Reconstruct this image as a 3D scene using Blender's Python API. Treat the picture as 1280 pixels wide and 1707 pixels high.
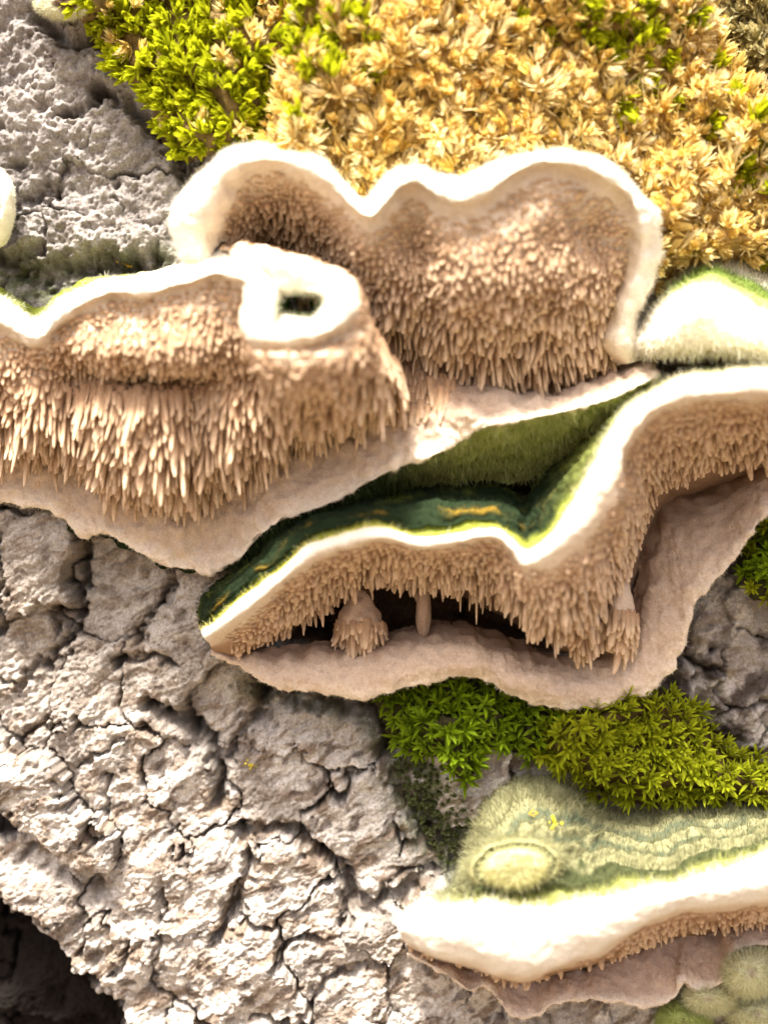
import bpy, math
import numpy as np
from mathutils import Matrix, Vector

# ------------------------------------------------------------------ scene, camera, light
for o in list(bpy.data.objects):
    bpy.data.objects.remove(o)
scene = bpy.context.scene
COL = scene.collection
rng = np.random.default_rng(11)

D = 0.17                      # camera to bark, metres (a phone held close to the trunk)
WID = 0.10                    # the picture spans 10 cm of bark
cam_d = bpy.data.cameras.new('camera')
cam = bpy.data.objects.new('camera', cam_d)
COL.objects.link(cam)
cam.location = (0, -D, 0)
cam.rotation_euler = (math.radians(90), 0, 0)
cam_d.sensor_fit = 'HORIZONTAL'
cam_d.sensor_width = 36.0
cam_d.lens = 36.0 * D / WID
cam_d.clip_start = 0.005
cam_d.clip_end = 200.0
cam_d.dof.use_dof = True
cam_d.dof.focus_distance = D - 0.0015
cam_d.dof.aperture_fstop = 13.0
scene.camera = cam

SUN_EL, SUN_AZ = math.radians(63), math.radians(-20)     # azimuth: 0 = behind the camera, minus = from the left
world = bpy.data.worlds.new('World')
scene.world = world
world.use_nodes = True
wn = world.node_tree
bg = wn.nodes['Background']
sky = wn.nodes.new('ShaderNodeTexSky')
sky.sky_type = 'NISHITA'
sky.sun_disc = False
sky.sun_elevation = SUN_EL
sky.sun_rotation = math.radians(180) - SUN_AZ
sky.air_density = 0.7
sky.dust_density = 8.0
sky.ozone_density = 0.6
wn.links.new(sky.outputs[0], bg.inputs[0])
bg.inputs[1].default_value = 0.085
sd = bpy.data.lights.new('sun', 'SUN')
sd.energy = 3.1
sd.angle = math.radians(9)
sd.color = (1.0, 0.95, 0.87)
sun = bpy.data.objects.new('sun', sd)
COL.objects.link(sun)
sdir = Vector((math.sin(SUN_AZ) * math.cos(SUN_EL), -math.cos(SUN_AZ) * math.cos(SUN_EL), math.sin(SUN_EL)))
sun.rotation_euler = sdir.to_track_quat('Z', 'Y').to_euler()
sun.location = sdir * 3
scene.view_settings.view_transform = 'Standard'
scene.view_settings.look = 'None'
scene.view_settings.gamma = 1.0
scene.view_settings.exposure = 2.1

# ------------------------------------------------------------------ numeric helpers
_perm = np.random.default_rng(5).permutation(256)
_perm = np.concatenate([_perm, _perm])
_g = np.random.default_rng(6).normal(size=(256, 3))
_g /= np.linalg.norm(_g, axis=1)[:, None]

def noise(x, y, z=0.0):
    x, y, z = np.broadcast_arrays(np.asarray(x, float), np.asarray(y, float), np.asarray(z, float))
    xi, yi, zi = np.floor(x).astype(int), np.floor(y).astype(int), np.floor(z).astype(int)
    xf, yf, zf = x - xi, y - yi, z - zi
    u, v, w = [f * f * f * (f * (f * 6 - 15) + 10) for f in (xf, yf, zf)]
    r = 0
    for dx in (0, 1):
        a = _perm[(xi + dx) & 255]
        wx = u if dx else 1 - u
        for dy in (0, 1):
            b = _perm[(a + yi + dy) & 255]
            wy = v if dy else 1 - v
            for dz in (0, 1):
                h = _g[_perm[(b + zi + dz) & 255]]
                wz = w if dz else 1 - w
                r = r + wx * wy * wz * (h[..., 0] * (xf - dx) + h[..., 1] * (yf - dy) + h[..., 2] * (zf - dz))
    return r * 1.5

def fbm(x, y, z=0.0, n=4, gain=0.5):
    r, a = 0, 1.0
    for i in range(n):
        r = r + a * noise(x, y, z + 7.3 * i)
        x, y, z = x * 2.03, y * 2.03, z * 2.03
        a *= gain
    return r

def ridged(x, y, z=0.0, n=3):
    r, a = 0, 1.0
    for i in range(n):
        r = r + a * (1 - np.abs(noise(x, y, z + 3.1 * i)) * 2)
        x, y, z = x * 2.1, y * 2.1, z * 2.1
        a *= 0.5
    return r

def sstep(a, b, x):
    t = np.clip((x - a) / (b - a), 0, 1)
    return t * t * (3 - 2 * t)

def mix(a, b, t):
    t = np.asarray(t)[..., None]
    return np.asarray(a) * (1 - t) + np.asarray(b) * t

def trunk_y(x, z):            # front of the trunk: rounded, leaning slightly towards the camera
    return x * x / 0.7 - 0.05 * z

def P(px, py, h):             # a photo pixel, and how many mm the point stands off the trunk's front -> a point in metres
    px, py, h = np.broadcast_arrays(np.asarray(px, float), np.asarray(py, float), np.asarray(h, float))
    dx = (px - 640) / 1280 * WID / D
    dz = (853.5 - py) / 1280 * WID / D
    t = np.full(px.shape, D)
    for _ in range(6):
        t = D + trunk_y(dx * t, dz * t) - h * 0.001
    return np.stack([dx * t, t - D, dz * t], -1)

def to_px(p):
    t = (p[..., 1] + D)
    return 640 + p[..., 0] / t * D / WID * 1280, 853.5 - p[..., 2] / t * D / WID * 1280

def seg_dist(px, py, poly, closed=False):
    best = np.full(np.shape(px), 1e9)
    pts = list(poly) + ([poly[0]] if closed else [])
    for (ax, ay), (bx, by) in zip(pts[:-1], pts[1:]):
        vx, vy = bx - ax, by - ay
        t = np.clip(((px - ax) * vx + (py - ay) * vy) / (vx * vx + vy * vy + 1e-9), 0, 1)
        best = np.minimum(best, np.hypot(px - ax - t * vx, py - ay - t * vy))
    return best

def inside(px, py, poly):
    r = np.zeros(np.shape(px), bool)
    n = len(poly)
    for i in range(n):
        (ax, ay), (bx, by) = poly[i], poly[(i + 1) % n]
        if ay == by:
            continue
        c = ((ay > py) != (by > py)) & (px < (bx - ax) * (py - ay) / (by - ay) + ax)
        r ^= c
    return r

def sdf(px, py, poly):        # positive inside
    d = seg_dist(px, py, poly, True)
    return np.where(inside(px, py, poly), d, -d)

# ------------------------------------------------------------------ object helpers
def new_mesh(name, V, F, mat, col=None, smooth=True):
    me = bpy.data.meshes.new(name)
    V = np.asarray(V, np.float32)
    F = np.asarray(F, np.int32)
    k = F.shape[1]
    me.vertices.add(len(V))
    me.vertices.foreach_set('co', V.ravel())
    me.loops.add(F.size)
    me.loops.foreach_set('vertex_index', F.ravel())
    me.polygons.add(len(F))
    me.polygons.foreach_set('loop_start', np.arange(0, F.size, k, dtype=np.int32))
    me.polygons.foreach_set('loop_total', np.full(len(F), k, np.int32))
    if smooth:
        me.polygons.foreach_set('use_smooth', np.ones(len(F), bool))
    me.update(calc_edges=True)
    if col is not None:
        a = me.color_attributes.new('Col', 'FLOAT_COLOR', 'POINT')
        c = np.ones((len(V), 4), np.float32)
        c[:, :3] = np.clip(col, 0, 1)
        a.data.foreach_set('color', c.ravel())
    if mat:
        me.materials.append(mat)
    return me

def obj(name, me, parent=None, kind=None, label=None):
    o = bpy.data.objects.new(name, me)
    COL.objects.link(o)
    if parent:
        o.parent = parent
    if kind:
        o['kind'] = kind
    if label:
        o['label'] = label
    return o

def thing(name, label, cat, loc, group=None):
    o = bpy.data.objects.new(name, None)
    COL.objects.link(o)
    o.location = loc
    o.empty_display_size = 0.005
    o['label'] = label
    o['category'] = cat
    if group:
        o['group'] = group
    return o

def origin(p):
    return np.array(p.location if p.parent is None else p.parent.location)

def part(name, V, F, mat, parent, col=None, kind=None, label=None):
    V = np.asarray(V) - origin(parent)
    return obj(name, new_mesh(name, V, F, mat, col), parent, kind, label)

def grid_faces(n, m):         # n rows of m vertices
    i = np.arange((n - 1) * (m - 1))
    r, c = i // (m - 1), i % (m - 1)
    a = r * m + c
    return np.stack([a, a + 1, a + m + 1, a + m], 1)

# ------------------------------------------------------------------ materials
def material(name, base=None, rough=0.85, var=0.25, var_scale=900, fine=0.2, fine_scale=5000, bump=0.3,
             bump_scale=4000, bump_dist=0.0003, trans=0.0, spec=0.2, tint=(0.6, 0.5, 0.4), sheen=0.0, obj_rand=0.0):
    m = bpy.data.materials.new(name)
    m.use_nodes = True
    nt = m.node_tree
    N, L = nt.nodes, nt.links
    b = N['Principled BSDF']
    geo = N.new('ShaderNodeNewGeometry')
    if base is None:
        c = N.new('ShaderNodeVertexColor')
        c.layer_name = 'Col'
        src = c.outputs['Color']
    else:
        c = N.new('ShaderNodeRGB')
        c.outputs[0].default_value = (*base, 1)
        src = c.outputs[0]
    def nz(scale, detail=4, rough_=0.6):
        t = N.new('ShaderNodeTexNoise')
        t.inputs['Scale'].default_value = scale
        t.inputs['Detail'].default_value = detail
        t.inputs['Roughness'].default_value = rough_
        L.new(geo.outputs['Position'], t.inputs['Vector'])
        return t.outputs['Fac']
    def mixc(fac, a, bcol, mode='MIX'):
        x = N.new('ShaderNodeMix')
        x.data_type = 'RGBA'
        x.blend_type = mode
        if isinstance(fac, float):
            x.inputs[0].default_value = fac
        else:
            L.new(fac, x.inputs[0])
        L.new(a, x.inputs[6])
        if isinstance(bcol, tuple):
            x.inputs[7].default_value = (*bcol, 1)
        else:
            L.new(bcol, x.inputs[7])
        return x.outputs[2]
    def rng_(val, a, b_, lo, hi):
        r = N.new('ShaderNodeMapRange')
        for i, q in enumerate((a, b_, lo, hi)):
            r.inputs[i + 1].default_value = q
        L.new(val, r.inputs[0])
        return r.outputs[0]
    src = mixc(rng_(nz(var_scale), 0.4, 0.7, 0.0, var), src, tint, 'MULTIPLY')
    src = mixc(rng_(nz(fine_scale, 2), 0.35, 0.7, 0.0, fine), src, (0.45, 0.4, 0.36), 'MULTIPLY')
    if obj_rand:
        oi = N.new('ShaderNodeObjectInfo')
        src = mixc(rng_(oi.outputs['Random'], 0, 1, 0.0, obj_rand), src, tint, 'MULTIPLY')
    L.new(src, b.inputs['Base Color'])
    b.inputs['Roughness'].default_value = rough
    b.inputs['Specular IOR Level'].default_value = spec
    if sheen:
        b.inputs['Sheen Weight'].default_value = sheen
        b.inputs['Sheen Roughness'].default_value = 0.6
    if bump:
        bp = N.new('ShaderNodeBump')
        bp.inputs['Strength'].default_value = bump
        bp.inputs['Distance'].default_value = bump_dist
        L.new(nz(bump_scale, 5, 0.65), bp.inputs['Height'])
        L.new(bp.outputs[0], b.inputs['Normal'])
    if trans:
        t = N.new('ShaderNodeBsdfTranslucent')
        L.new(src, t.inputs['Color'])
        ms = N.new('ShaderNodeMixShader')
        ms.inputs[0].default_value = trans
        L.new(b.outputs[0], ms.inputs[1])
        L.new(t.outputs[0], ms.inputs[2])
        L.new(ms.outputs[0], N['Material Output'].inputs[0])
    return m

M_BARK = material('bark', var=0.48, var_scale=420, fine=0.65, fine_scale=3000, bump=0.9, bump_scale=2600,
                  bump_dist=0.0006, tint=(0.50, 0.43, 0.37), rough=0.95, spec=0.05)
M_CORE = material('dark_inner_bark', base=(0.06, 0.045, 0.035), var=0.6, bump=0.9, bump_scale=900, bump_dist=0.001)
M_OUT = material('outer_bark', base=(0.30, 0.27, 0.24), var=0.7, var_scale=60, fine=0.5, fine_scale=300, bump=0.9, bump_scale=150, bump_dist=0.006)
M_FLESH = material('fungus_flesh', var=0.22, var_scale=500, fine=0.35, fine_scale=4000, bump=0.6, bump_scale=3400,
                   bump_dist=0.0002, tint=(0.74, 0.62, 0.52), spec=0.04, rough=1.0)
M_TOOTH = material('fungus_tooth', spec=0.1, var=0.35, var_scale=260, fine=0.3, fine_scale=2500, bump=0.2, bump_scale=5000,
                   bump_dist=0.0001, tint=(0.72, 0.57, 0.45), obj_rand=0.15)
M_HAIR = material('fungus_hair', spec=0.05, var=0.2, bump=0, fine=0.0, trans=0.3, tint=(0.75, 0.7, 0.5))
M_LEAF = material('moss_leaf', var=0.45, var_scale=350, fine=0.15, bump=0, trans=0.5, rough=0.65, spec=0.12,
                  tint=(0.55, 0.62, 0.35), obj_rand=0.3)
M_GOLD = material('golden_moss_leaf', spec=0.1, var=0.4, var_scale=260, fine=0.2, bump=0, trans=0.4, rough=0.6,
                  tint=(0.94, 0.74, 0.38), obj_rand=0.3)
M_SOIL = material('moss_soil', var=0.5, bump=0.8, bump_scale=1500, bump_dist=0.001)
M_GROUND = material('leaf_litter', base=(0.24, 0.19, 0.13), var=0.8, var_scale=3, fine=0.7, fine_scale=40, bump=0.8, bump_scale=25, bump_dist=0.03)
M_LICHEN = material('lichen', var=0.3, bump=0.5)

# ------------------------------------------------------------------ ground and trunk
n = 60
gx, gy = np.meshgrid(np.linspace(-1, 1, n), np.linspace(-1, 1, n), indexing='ij')
gx, gy = np.sign(gx) * np.abs(gx) ** 3 * 60, np.sign(gy) * np.abs(gy) ** 3 * 60
gz = -0.7 + 0.02 * fbm(gx * 1.5, gy * 1.5, 0.3, 3)
ground = obj('ground', new_mesh('ground', np.stack([gx, gy, gz], -1).reshape(-1, 3), grid_faces(n, n)[:, ::-1], M_GROUND), kind='structure')

trunk = thing('tree_trunk', 'leaning old tree trunk with cracked pale grey bark carrying moss and bracket fungi', 'tree', (0, 0.25, -0.7))
R = 0.35
na, nz_ = 220, 120
A, Z = np.meshgrid(np.linspace(0, 2 * np.pi, na), np.linspace(-0.72, 1.1, nz_), indexing='ij')
bump = 0.012 * ridged(A * 7, Z * 3, 1.0) - 0.018
front = np.clip(np.cos(A), 0, 1) ** 30 * np.exp(-(Z / 0.18) ** 4)
rad = R * (1 + 0.06 * np.clip(-Z - 0.4, 0, 1)) - 0.010 + bump * (1 - front) - 0.006 * front
V = np.stack([rad * np.sin(A), R - 0.05 * Z - rad * np.cos(A), Z], -1).reshape(-1, 3)
part('trunk_core', V, grid_faces(na, nz_)[:, ::-1], M_OUT, trunk)

# bark plates: one mesh each, split along the cracks of the photograph
PITCH = 0.1 / 1280 * 2.5
xs = np.arange(-0.078, 0.078, PITCH)
zs = np.arange(-0.096, 0.098, PITCH)
X, Zb = np.meshgrid(xs, zs, indexing='ij')
mx, mz = X * 1000, Zb * 1000
bpx, bpy_ = to_px(np.stack([X, trunk_y(X, Zb), Zb], -1))
seeds_px = [(55, 960), (195, 975), (325, 1010), (35, 1115), (170, 1140), (255, 1150), 
            (400, 1175), (180, 1290), (310, 1330), (90, 1370), (30, 1440), (240, 1420),
            (330, 1440), (520, 1210), (450, 1330), (620, 1390), (470, 1480), (520, 1540), 
            (420, 1620), (560, 1600), (750, 1600), (720, 1500),
            (620, 1530), (800, 1660), (60, 1640), (130, 1690), (740, 1330), (760, 1420), (880, 1690), (960, 1700), (1080, 1700),
            (1180, 1060), (1260, 1110), (1160, 1150), (1240, 1200), (1290, 1260), (1130, 1240), (1260, 1020), (1200, 990),
            (50, 60), (130, 150), (60, 200), (200, 240), (140, 330), (250, 330), (60, 320), (230, 420), (120, 420), (300, 400), (20, 440), (60, 480), (170, 480),
            (-90, 1000), (-100, 1200), (-90, 1400), (-100, 200), (-90, 420), (-100, 1620), (-60, 780), (100, -80), (300, -60), (520, -60), (760, -60), (1000, -60),
            (1380, 1100), (1380, 1300), (1390, 1600), (1380, 900), (100, 1790), (400, 1800), (700, 1800), (1000, 1800), (1300, 1800),
            (640, 1080), (900, 1080), (450, 860), (700, 850), (1000, 1250), (1000, 1450), (250, 700), (500, 600), (800, 500), (1000, 700),
            (400, 150), (650, 150), (900, 150), (1150, 150), (1250, 400), (1250, 700), (1390, 300), (1390, 600)]
sp = np.array(seeds_px, float)
s3 = P(sp[:, 0], sp[:, 1], 0)
sx, sz = s3[:, 0] * 1000, s3[:, 2] * 1000
wx = mx + 3.6 * fbm(mx / 7, mz / 7, 2.2, 3) + 0.5 * fbm(mx / 0.9, mz / 0.9, 3.3, 2)
wz = mz + 3.6 * fbm(mx / 7, mz / 7, 9.1, 3) + 0.5 * fbm(mx / 0.9, mz / 0.9, 5.7, 2)
d1 = np.full(mx.shape, 1e9)
d2 = np.full(mx.shape, 1e9)
own = np.zeros(mx.shape, int)
for i in range(len(sp)):
    d = np.hypot(wx - sx[i], (wz - sz[i]))
    closer = d < d1
    d2 = np.where(closer, d1, np.minimum(d2, d))
    own = np.where(closer, i, own)
    d1 = np.minimum(d1, d)
edge = d2 - d1
rs = np.random.default_rng(3)
off = rs.normal(0, 0.9, len(sp))
tx, tz = rs.normal(0, 0.09, len(sp)), rs.normal(0, 0.09, len(sp))
upleft = sstep(420, 330, bpx) * sstep(620, 540, bpy_)
right = sstep(1060, 1120, bpx) * sstep(900, 960, bpy_) * sstep(1380, 1330, bpy_)
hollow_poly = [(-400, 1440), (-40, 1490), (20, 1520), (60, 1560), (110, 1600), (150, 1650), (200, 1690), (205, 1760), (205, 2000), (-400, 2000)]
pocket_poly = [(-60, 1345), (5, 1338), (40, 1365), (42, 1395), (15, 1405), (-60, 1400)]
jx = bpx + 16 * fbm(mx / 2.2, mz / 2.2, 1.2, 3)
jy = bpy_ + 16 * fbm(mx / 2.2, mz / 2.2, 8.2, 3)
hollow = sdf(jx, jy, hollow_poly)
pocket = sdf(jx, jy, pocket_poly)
cw = 0.45 + 1.3 * sstep(-0.1, 0.5, fbm(mx / 7, mz / 7, 4.4, 2))
crack = 1 - sstep(0.0, 1.0, edge / cw)
depth = (4.2 + 2.2 * fbm(mx / 8, mz / 8, 6.6, 2)) * sstep(-0.12, 0.2, fbm(mx / 10, mz / 10, 14.4, 2))
depth = depth * (1 - 0.55 * upleft) * (1 - 0.5 * right)
ca, sa = math.cos(math.radians(33)), math.sin(math.radians(33))
fu = (mx * ca + mz * sa) + 0.8 * fbm(mx / 3, mz / 3, 1.5, 2)
fv = (-mx * sa + mz * ca) + 0.8 * fbm(mx / 3, mz / 3, 2.5, 2)
big = fbm(mx / 11, mz / 11, 0.7, 3)
lay = fbm(fu / 9.0, fv / 4.5, 5.1, 4) * 3.4 + 0.35 * fbm(mx / 0.8, mz / 0.8, 4.1, 2)
fr = lay - np.floor(lay)
terr = np.floor(lay) + sstep(0.86, 1.0, fr) + 0.35 * fr
fib = ridged(fu / 3.2, fv / 0.75, 3.7, 3)
wrk = ridged(fu / 1.7, fv / 0.55, 9.7, 2) + 0.6 * ridged(mx / 0.8, mz / 1.9, 19.7, 2)
lump = fbm(mx / 2.4, mz / 2.4, 12.0, 5, 0.6)
hb = off[own] * 1.1 + tx[own] * (wx - sx[own]) + tz[own] * (wz - sz[own])
hb = hb * (1 - 0.4 * upleft) + 0.8 * big - 0.25 * np.exp(-edge / 1.0) - np.clip(depth, 0.2, 7) * crack
hb = hb + (1 - upleft) * (1 - right) * (0.30 * terr + 0.20 * fib + 0.18 * wrk) + 0.12 * lump
hb = hb + (upleft + 0.8 * right) * (0.75 * lump + 0.28 * ridged(mx / 1.5, mz / 1.5, 2.9, 3) + 0.22 * terr)
hb = hb + 0.13 * fbm(mx / 0.5, mz / 0.5, 1.9, 2) + 0.16 * np.abs(fbm(mx / 1.1, mz / 1.1, 101.9, 3))
CR = [([(130, 885), (135, 960), (125, 1050), (70, 1112)], 0.55, 2.6), ([(0, 900), (10, 980), (0, 1060)], .6, 2.5),
      ([(190, 1108), (255, 1095), (300, 1108)], .5, 1.8), ([(250, 1180), (300, 1205), (345, 1235), (366, 1290), (360, 1345)], 1.0, 3.6),
      ([(270, 915), (292, 955), (230, 1070)], .55, 1.8), ([(430, 1140), (440, 1175), (405, 1225), (380, 1260)], 1.0, 2.6),
      ([(395, 1385), (418, 1445), (385, 1520), (360, 1570)], 0.8, 2.4), ([(400, 1390), (480, 1383), (535, 1425), (565, 1445)], .8, 2.6),
      ([(575, 1465), (592, 1515), (640, 1500), (720, 1450)], 1.1, 3.2), ([(270, 1545), (268, 1470)], .5, 1.4),
      ([(60, 1425), (140, 1450), (200, 1525)], 1.4, 1.2), ([(215, 1575), (190, 1630)], .5, 1.6), ([(0, 1140), (30, 1150), (60, 1100)], .4, 1.3),
      ([(450, 1150), (560, 1165), (625, 1170)], 1.6, 3.5), ([(640, 1180), (650, 1290), (700, 1350), (730, 1400)], 1.2, 2.0),
      ([(150, 1265), (210, 1230), (130, 1280)], .3, 1.0), ([(20, 1240), (60, 1215), (110, 1205)], .4, 1.4), ([(175, 1300), (178, 1350), (150, 1370)], .5, 1.3),
      ([(640, 1600), (540, 1640), (500, 1700)], .6, 1.3), ([(0, 345), (40, 330), (80, 310)], 1.2, 2.2), ([(165, 150), (220, 180), (300, 250), (312, 300)], 1.0, 2.6),
      ([(60, 20), (100, 60), (160, 60)], 1.2, 2.5), ([(100, 190), (150, 180), (165, 140)], .7, 1.5), ([(0, 430), (60, 465), (130, 450), (250, 440)], 1.6, 2.4),
      ([(1115, 1060), (1170, 1120), (1180, 1220)], 1.2, 2.2), ([(1100, 1180), (1200, 1230), (1290, 1300)], 1.4, 2.5)]
kx_, ky_ = bpx + 12 * fbm(mx / 1.7, mz / 1.7, 3.3, 3), bpy_ + 12 * fbm(mx / 1.7, mz / 1.7, 7.3, 3)
kd_ = 0.85 + 0.6 * fbm(mx / 3, mz / 3, 21.0, 2)
for poly, w, dp in CR:
    a_ = np.array(poly)
    m_ = (bpx > a_[:, 0].min() - 60) & (bpx < a_[:, 0].max() + 60) & (bpy_ > a_[:, 1].min() - 60) & (bpy_ < a_[:, 1].max() + 60)
    dd = seg_dist(kx_[m_], ky_[m_], poly) * 0.0785
    hb[m_] -= dp * 1.9 * np.exp(-(dd / (w * 0.95)) ** 2) * kd_[m_]
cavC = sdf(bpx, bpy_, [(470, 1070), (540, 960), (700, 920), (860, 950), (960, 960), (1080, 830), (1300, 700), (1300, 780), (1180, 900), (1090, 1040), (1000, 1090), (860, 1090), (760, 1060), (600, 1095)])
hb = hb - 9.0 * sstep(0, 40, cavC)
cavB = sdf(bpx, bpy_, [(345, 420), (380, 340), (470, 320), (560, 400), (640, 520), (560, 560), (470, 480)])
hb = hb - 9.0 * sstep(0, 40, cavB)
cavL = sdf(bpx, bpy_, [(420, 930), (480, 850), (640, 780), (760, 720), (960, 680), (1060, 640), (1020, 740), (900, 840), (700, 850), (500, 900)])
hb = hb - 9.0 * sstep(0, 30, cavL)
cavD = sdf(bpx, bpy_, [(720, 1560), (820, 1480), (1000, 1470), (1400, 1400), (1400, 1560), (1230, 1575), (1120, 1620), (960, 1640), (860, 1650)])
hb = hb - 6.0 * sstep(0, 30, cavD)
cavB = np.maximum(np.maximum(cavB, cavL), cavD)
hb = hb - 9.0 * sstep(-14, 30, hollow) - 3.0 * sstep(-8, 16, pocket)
hb = hb - 3.0 * sstep(0, 60, seg_dist(bpx, bpy_, [(640, 1180), (760, 1420)]) * -1 + 60)
rim_ = np.minimum(np.minimum(xs[-1] - np.abs(X), Zb - zs[0]), zs[-1] - Zb)
hb = hb - 9.0 * (1 - sstep(0, 0.010, rim_)) ** 2
# bark colours: pale lichen-grey crust, brown patches, green film; then darker tones in the recesses
pale = np.array([0.78, 0.74, 0.68])
brown = np.array([0.30, 0.225, 0.16])
grey = np.array([0.42, 0.395, 0.375])
green = np.array([0.12, 0.14, 0.06])
cb = mix(pale, brown, np.clip(sstep(-0.05, 0.42, fbm(fu / 5, fv / 2.0, 31.0, 5, 0.6)) * 0.85, 0, 1))
cb = mix(cb, np.array([0.13, 0.105, 0.09]), 0.75 * sstep(0.22, 0.5, fbm(fu / 3.5, fv / 2.2, 131.0, 4)))
cb = mix(cb, np.array([0.40, 0.36, 0.32]), 0.7 * sstep(0.1, 0.5, fbm(mx / 12, mz / 12, 77.0, 3)))
upbark = sstep(1330, 1050, bpy_) * (1 - upleft)
cb = mix(cb, np.array([0.42, 0.37, 0.31]), 0.5 * upbark)
cb = mix(cb, grey * 0.95, 0.8 * upleft)
cb = mix(cb, np.array([0.25, 0.23, 0.22]), upleft * 0.6 * sstep(0.0, 0.5, fbm(mx / 5, mz / 5, 55.0, 4)))
cb = mix(cb, np.array([0.10, 0.08, 0.07]), right * 0.95 * sstep(-0.1, 0.45, fbm(mx / 5, mz / 5, 41.0, 4) + 0.5 * sstep(1190, 1090, bpx)))
gfilm = np.maximum(sstep(90, 20, seg_dist(bpx, bpy_, [(660, 1200), (700, 1320), (760, 1430)])),
                   np.maximum(sstep(70, 10, seg_dist(bpx, bpy_, [(0, 455), (120, 480), (260, 445)])), 0.7 * sstep(60, 5, seg_dist(bpx, bpy_, [(420, 1150), (560, 1170)]))))
cb = mix(cb, green, 0.8 * gfilm * sstep(-0.35, 0.2, fbm(mx / 2.5, mz / 2.5, 61.0, 3)))
cb = mix(cb, np.array([0.022, 0.018, 0.016]), sstep(-6, 10, hollow))  # near-black inside the bottom-left hollow
cb = mix(cb, np.array([0.11, 0.07, 0.042]), np.maximum(sstep(-10, 10, cavC), sstep(-10, 10, cavB)))  # shade painted dark brown into the cavities under the brackets
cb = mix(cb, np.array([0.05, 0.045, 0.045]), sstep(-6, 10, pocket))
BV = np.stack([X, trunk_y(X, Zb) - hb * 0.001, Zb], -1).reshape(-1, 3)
BF = grid_faces(len(xs), len(zs))
fown = own.ravel()[BF[:, 0]]
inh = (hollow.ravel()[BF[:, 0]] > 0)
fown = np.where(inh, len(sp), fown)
cbf = cb.reshape(-1, 3)
HB = hb
def bark_h(px, py):           # height of the bark's face, mm, at photo pixels
    p = P(px, py, 0)
    i = np.clip(((p[..., 0] - xs[0]) / PITCH).astype(int), 0, len(xs) - 1)
    j = np.clip(((p[..., 2] - zs[0]) / PITCH).astype(int), 0, len(zs) - 1)
    return HB[i, j]
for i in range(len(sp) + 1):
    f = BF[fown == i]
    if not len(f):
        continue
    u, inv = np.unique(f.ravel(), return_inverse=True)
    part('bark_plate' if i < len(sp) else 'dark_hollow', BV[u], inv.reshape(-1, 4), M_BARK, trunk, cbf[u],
         label=None if i < len(sp) else 'near-black hollow beside pale cracked bark')

# ------------------------------------------------------------------ fungus toolkit
def catmull(C, n):            # C: (k, ..., d) -> n samples along axis 0
    k = C.shape[0]
    t = np.linspace(0, k - 1 - 1e-6, n)
    i = np.floor(t).astype(int)
    f = (t - i).reshape((-1,) + (1,) * (C.ndim - 1))
    p0, p1, p2, p3 = C[np.maximum(i - 1, 0)], C[i], C[i + 1], C[np.minimum(i + 2, k - 1)]
    return 0.5 * (2 * p1 + (p2 - p0) * f + (2 * p0 - 5 * p1 + 4 * p2 - p3) * f ** 2 + (3 * p1 - p0 - 3 * p2 + p3) * f ** 3), t

def loft(net, nt, ns, bumps=(), rough=0.25, rscale=3.0, seed=0.0, srange=None, radial=0.0):
    """net: columns x rails x (px, py, h). Returns dict of grids."""
    C = np.array(net, float)
    a, t = catmull(C, nt)
    b, s = catmull(a.transpose(1, 0, 2), ns)
    G = b.transpose(1, 0, 2)              # nt, ns, 3
    T, S = np.meshgrid(t, s, indexing='ij')
    px, py, h = G[..., 0], G[..., 1], G[..., 2]
    for (bx, by, sx_, sy_, amp) in bumps:
        m = 1.0 if srange is None else sstep(srange[0], srange[0] + .3, S) * sstep(srange[1], srange[1] - .3, S)
        h = h + amp * m * np.exp(-((px - bx) / sx_) ** 2 - ((py - by) / sy_) ** 2)
    W = P(px, py, h)
    N = normals(W)
    q = W * 1000
    dsp = rough * fbm(q[..., 0] / rscale, q[..., 1] / rscale + seed, q[..., 2] / rscale, 3) + 0.10 * rough * fbm(q[..., 0] / .5, q[..., 1] / .5, q[..., 2] / .5, 2)
    if radial:
        dsp = dsp + radial * (fbm(q[..., 0] / 1.6, S * 0.35, seed + 2.0, 3) + 0.5 * np.abs(fbm(q[..., 0] / .7, q[..., 2] / .9, seed + 5.0, 2)))
    W = W + N * (dsp * 0.001)[..., None]
    return dict(W=W, N=normals(W), T=T, S=S, px=px, py=py, h=h)

def normals(W):
    a, b = np.gradient(W, axis=0), np.gradient(W, axis=1)
    n_ = np.cross(b, a)
    n_ /= np.linalg.norm(n_, axis=-1)[..., None] + 1e-12
    c = n_[..., 1].mean()
    return -n_ if c > 0 else n_

def cap_column(b, i, o, k, bulge=0.0, rimr=1.6, up=0.0, upx=6):
    """profile of a bracket: attachment b, inner edge i of the rim, outer contour o, back k (px, py, h)"""
    b, i, k = np.array(b, float), np.array(i, float), np.array(k, float)
    oh = i[2] + 0.2
    o = np.array([o[0], o[1], oh], float)
    def lp(a, c, t, dh=0.0):
        r = a + (c - a) * t
        r[2] += dh
        return r
    p = [b, lp(b, i, .33, bulge), lp(b, i, .68, bulge), i, lp(i, o, .5, rimr), o]
    d = k - o
    p.append(o + np.array([d[0] * .06, d[1] * .06 + (3 if abs(d[1]) < 40 else 0), -max(1.6, 0.12 * (oh - k[2]))]))
    p.append(lp(o, k, .5, up))
    p.append(k)
    return p

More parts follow.
